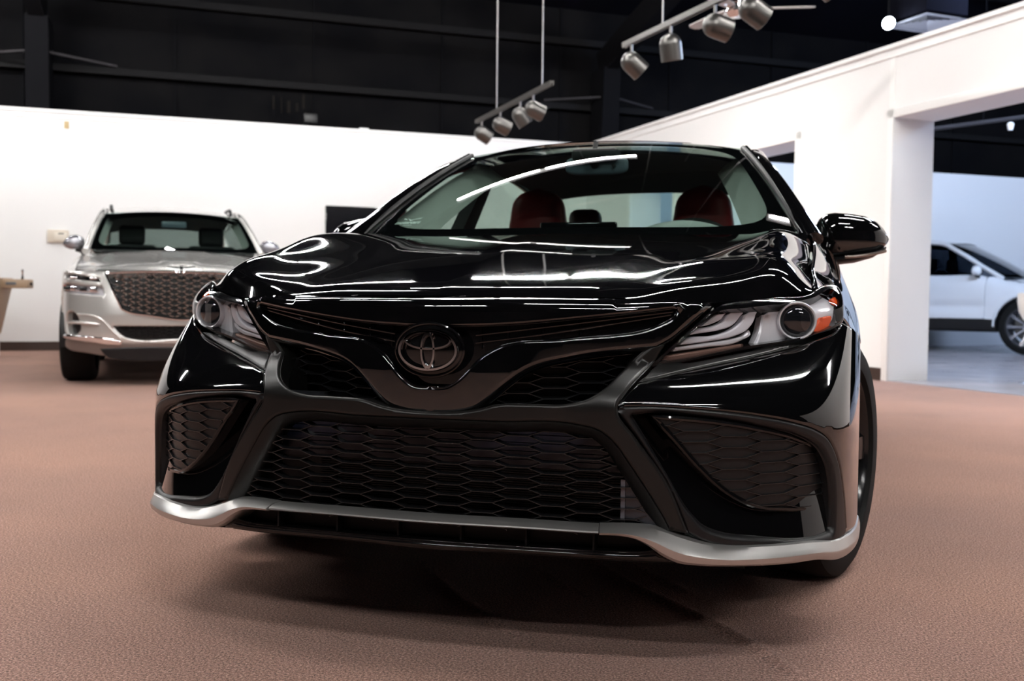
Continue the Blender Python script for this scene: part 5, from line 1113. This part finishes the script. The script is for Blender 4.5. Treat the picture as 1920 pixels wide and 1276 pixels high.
track('near hanging track with grey spot heads, running out of the top of the picture', (-.58, 6.123), (1.17, 3.85), 2.83, (.60, 2.2), [(r, v, l) for (r, v), l in zip(H2, L2)], 'spot heads on the near track')
# ceiling fan: hub with nickel bands, three blades, down rod
fan = tag(empty('ceiling_fan', (.22, 7.60, 3.50)), 'ceiling fan with nickel hub and pale blades behind the near track', 'ceiling fan')
m = MB(); m.lathe([(.001, -.10), (.05, -.10), (.075, -.085), (.10, -.05), (.10, -.035), (.085, -.03), (.085, .02), (.10, .025), (.10, .05), (.06, .09), (.02, .10)], 36); m.build('hub', M_CHROME, fan)
m = MB(); m.tube([(0, 0, .08), (0, 0, 3.2)], .014, 8); m.build('down_rod', M_ROD, fan)
for a in (8, 128, 248):
    r = Matrix.Rotation(math.radians(a), 4, 'Z') @ Matrix.Rotation(math.radians(10), 4, 'X')
    m = MB(); m.prism([(.10, -.045), (.30, -.065), (.68, -.06), (.72, -.03), (.72, .03), (.68, .06), (.30, .065), (.10, .045)], -.02, -.012, r); bl = m.build('blade', mat('fan_blade_grey', (.42, .40, .39), .4), fan, False)
    m = MB(); m.box((.06, -.015, -.03), (.24, .015, -.02), r); m.build('blade_arm', M_CHROME, bl, False)
# small bright spotlight and a square air diffuser hanging over the opening wall
sp = tag(empty('floodlight', (1.80, 10.30, 3.98)), 'bright blue-white floodlight beside the square air diffuser', 'floodlight')
m = MB(); m.lathe([(.001, .08), (.05, .07), (.075, .0), (.078, -.015)], 24, aim((-.25, .85, .35))); m.build('housing', M_STEEL, sp)
ld = bpy.data.lights.new('flood_beam', 'POINT'); ld.energy = 9; ld.color = (.78, .88, 1); ld.shadow_soft_size = .05; lo = bpy.data.objects.new('flood_beam', ld); COL.objects.link(lo); lo.parent = sp; lo.location = Vector((-.25, .85, .35)).normalized()*-.09
m = MB(); m.lathe([(.001, -.014), (.070, -.012)], 24, aim((-.25, .85, .35))); m.build('lamp_face', mat('flood_glow', (1, 1, 1), .5, emit=(.75, .87, 1), es=160.), sp)
m = MB(); m.tube([(0, 0, .06), (0, 0, 2.2)], .012, 6); m.build('stem', M_STEEL, sp)
dif = tag(empty('air_diffuser', (2.24, 10.50, 4.0), math.radians(-3)), 'square white louvred air diffuser under the dark roof', 'air vent')
M_DIF = mat('diffuser_grey', (.55, .55, .60), .5)
dm = Matrix.Rotation(math.radians(45-40), 4, 'Z')
for k in range(6):
    s0 = .33-.052*k; m = MB()
    for q4 in range(4):
        R4 = Matrix.Rotation(math.pi/2*q4+math.radians(40), 4, 'Z'); s1 = s0-.03 if k else s0-.06
        m.add([R4 @ Vector(v) for v in ((-s0, -s0, .004*k), (s0, -s0, .004*k), (s1, -s1, .03+.004*k if k else .0), (-s1, -s1, .03+.004*k if k else .0))], [(0, 1, 2, 3)])
    m.build('louvre_ring' if k else 'frame', M_DIF, dif, False)
m = MB(); m.box((-.30, -.30, .05), (.30, .30, 1.6), Matrix.Rotation(math.radians(40), 4, 'Z')); m.build('duct', M_CEIL, dif, False)
# wall television
tv = tag(empty('television', FL @ Vector((-3.62, 0, 1.45)), AL), 'black flat television on the long white wall behind the sedan', 'television')
m = MB(); m.box((-.60, -.055, 0), (.62, -.02, .695)); m.build('bezel', M_GLOSS, tv, False, bevel=.006)
m = MB(); m.box((-.588, -.058, .015), (.608, -.054, .683)); m.build('screen', mat('tv_screen', (.004, .004, .006), .12), tv, False)
m = MB(); m.box((-.2, -.02, .2), (.2, 0, .5)); m.build('wall_mount', M_MATTE, tv, False)
# thermostat-like control box
tb = tag(empty('control_box', FL @ Vector((-7.87, 0, 1.49)), AL), 'small beige control box on the wall left of the silver SUV', 'control box')
m = MB(); m.box((-.14, -.05, 0), (.13, 0, .175)); m.build('case', mat('aged_cream_plastic', (.62, .55, .46), .5), tb, False, bevel=.008)
m = MB(); m.box((-.05, -.062, .03), (.11, -.05, .14)); m.build('cover_plate', mat('cream_plate', (.72, .66, .57), .5), tb, False, bevel=.004)
m = MB(); m.box((.0, -.065, .115), (.07, -.061, .13)); m.build('display', M_MATTE, tb, False)
# small tan plate high on the wall
pl = MB(); pl.box((-7.79, -.012, 3.06), (-7.73, 0, 3.16), FL); tag(pl.build('wall_plate', mat('tan_plate', (.48, .36, .18), .5), None, False, bevel=.003), 'tiny tan plate high on the long white wall', 'wall plate')
# dark box lamp and a small white fitting on the top edge of the long wall
fb = tag(empty('box_light', FL @ Vector((-4.40, .35, WALL_H+.03)), AL), 'small black box light standing on top of the long white wall', 'light box')
m = MB(); m.box((-.10, -.06, .10), (.10, .06, .24)); m.build('case', M_MATTE, fb, False, bevel=.01)
m = MB(); m.tube([(0, 0, -.6), (0, 0, .12)], .015, 8); m.build('stem', M_STEEL, fb)
wf_ = MB(); wf_.box((-3.70, .05, WALL_H+.03), (-3.56, .15, WALL_H+.065), FL); tag(wf_.build('cable_clip', M_TRIMW, None, False, bevel=.008), 'small white fitting lying on top of the long white wall', 'fitting')
# tan machine on a white stand at the left edge
mc = tag(empty('tan_machine', (-8.62, 8.16, 0), math.radians(20)), 'tan metal machine with louvres, a side arm and a chrome peg at the left edge', 'machine')
M_TAN = mat('tan_enamel', (.40, .285, .19), .45)
m = MB(); m.prism([(-.62, .28), (-.02, .28), (.12, .86), (.14, .97), (-.62, .99)], -.22, .22, Matrix.Rotation(math.radians(90), 4, 'X')); body = m.build('body', M_TAN, mc, False, bevel=.015)
m = MB(); m.box((.08, -.10, .845), (.42, .10, .955)); m.build('arm', M_TAN, mc, False, bevel=.012)
m = MB(); m.box((.17, -.112, .885), (.29, -.098, .92)); m.build('grip_inset', mat('grey_inset', (.12, .13, .14), .4), mc, False, bevel=.004)
m = MB(); m.lathe([(.022, 0), (.022, .025), (.014, .03), (.012, .085), (.017, .10), (.014, .12), (.001, .125)], 18, Matrix.Translation((.335, -.02, .955))); m.build('peg', M_CHROME, mc)
m = MB(); m.lathe([(.02, 0), (.02, .018), (.001, .02)], 14, Matrix.Translation((.42, 0, .90)) @ Matrix.Rotation(math.radians(90), 4, 'Y')); m.build('end_knob', M_MATTE, mc)
for k in range(13):
    m = MB(); m.box((-.30, -.226, .62+.024*k), (-.06, -.216, .63+.024*k)); m.build('louvre', mat('louvre_brown', (.10, .065, .045), .6), mc, False)
m = MB(); m.box((-.60, -.20, 0), (-.03, .20, .29)); m.build('stand', M_TRIMW, mc, False, bevel=.01)
# white bucket stool just inside the picture on the right
ch = tag(empty('bucket_stool', (3.15, 8.645, 0)), 'white rounded bucket stool at the right edge before the white car', 'stool')
M_SEAT = mat('cream_vinyl', (.80, .76, .70), .4)
m = MB(); m.lathe([(.001, .58), (.10, .585), (.19, .62), (.235, .70), (.25, .80), (.25, .88), (.238, .885), (.225, .80), (.20, .72), (.10, .68), (.001, .675)], 40); m.build('seat_shell', M_SEAT, ch)
m = MB(); m.lathe([(.03, .05), (.03, .58)], 16); m.build('pedestal', M_CHROME, ch)
m = MB(); m.lathe([(.001, .0), (.22, .0), (.22, .012), (.06, .035), (.03, .06)], 32); m.build('foot_plate', M_CHROME, ch)
# exposed track with a small white lamp head in the annex
at = tag(empty('annex_track', (2.3, 12.6, 3.08)), 'thin dark track rising to the right inside the wide opening', 'lighting track')
p0, p1 = Vector((0, 0, .02)), Vector((3.2, 0.6, .45)); m = MB(); m.tube([p0, p1], .03, 8); m.build('rail', M_STEEL2, at)
for t in (.3, .8): p = p0+(p1-p0)*t; m = MB(); m.tube([p, p+Vector((0, 0, 3))], .008, 6); m.build('drop_rod', M_STEEL, at)
p = p0+(p1-p0)*.40; m = MB(); m.lathe([(.03, -.10), (.045, -.02), (.03, .0), (.001, .01)], 16, Matrix.Translation(p+Vector((.03, 0, -.05)))); m.build('lamp_head', M_TRIMW, at)
bpy.context.view_layer.update()
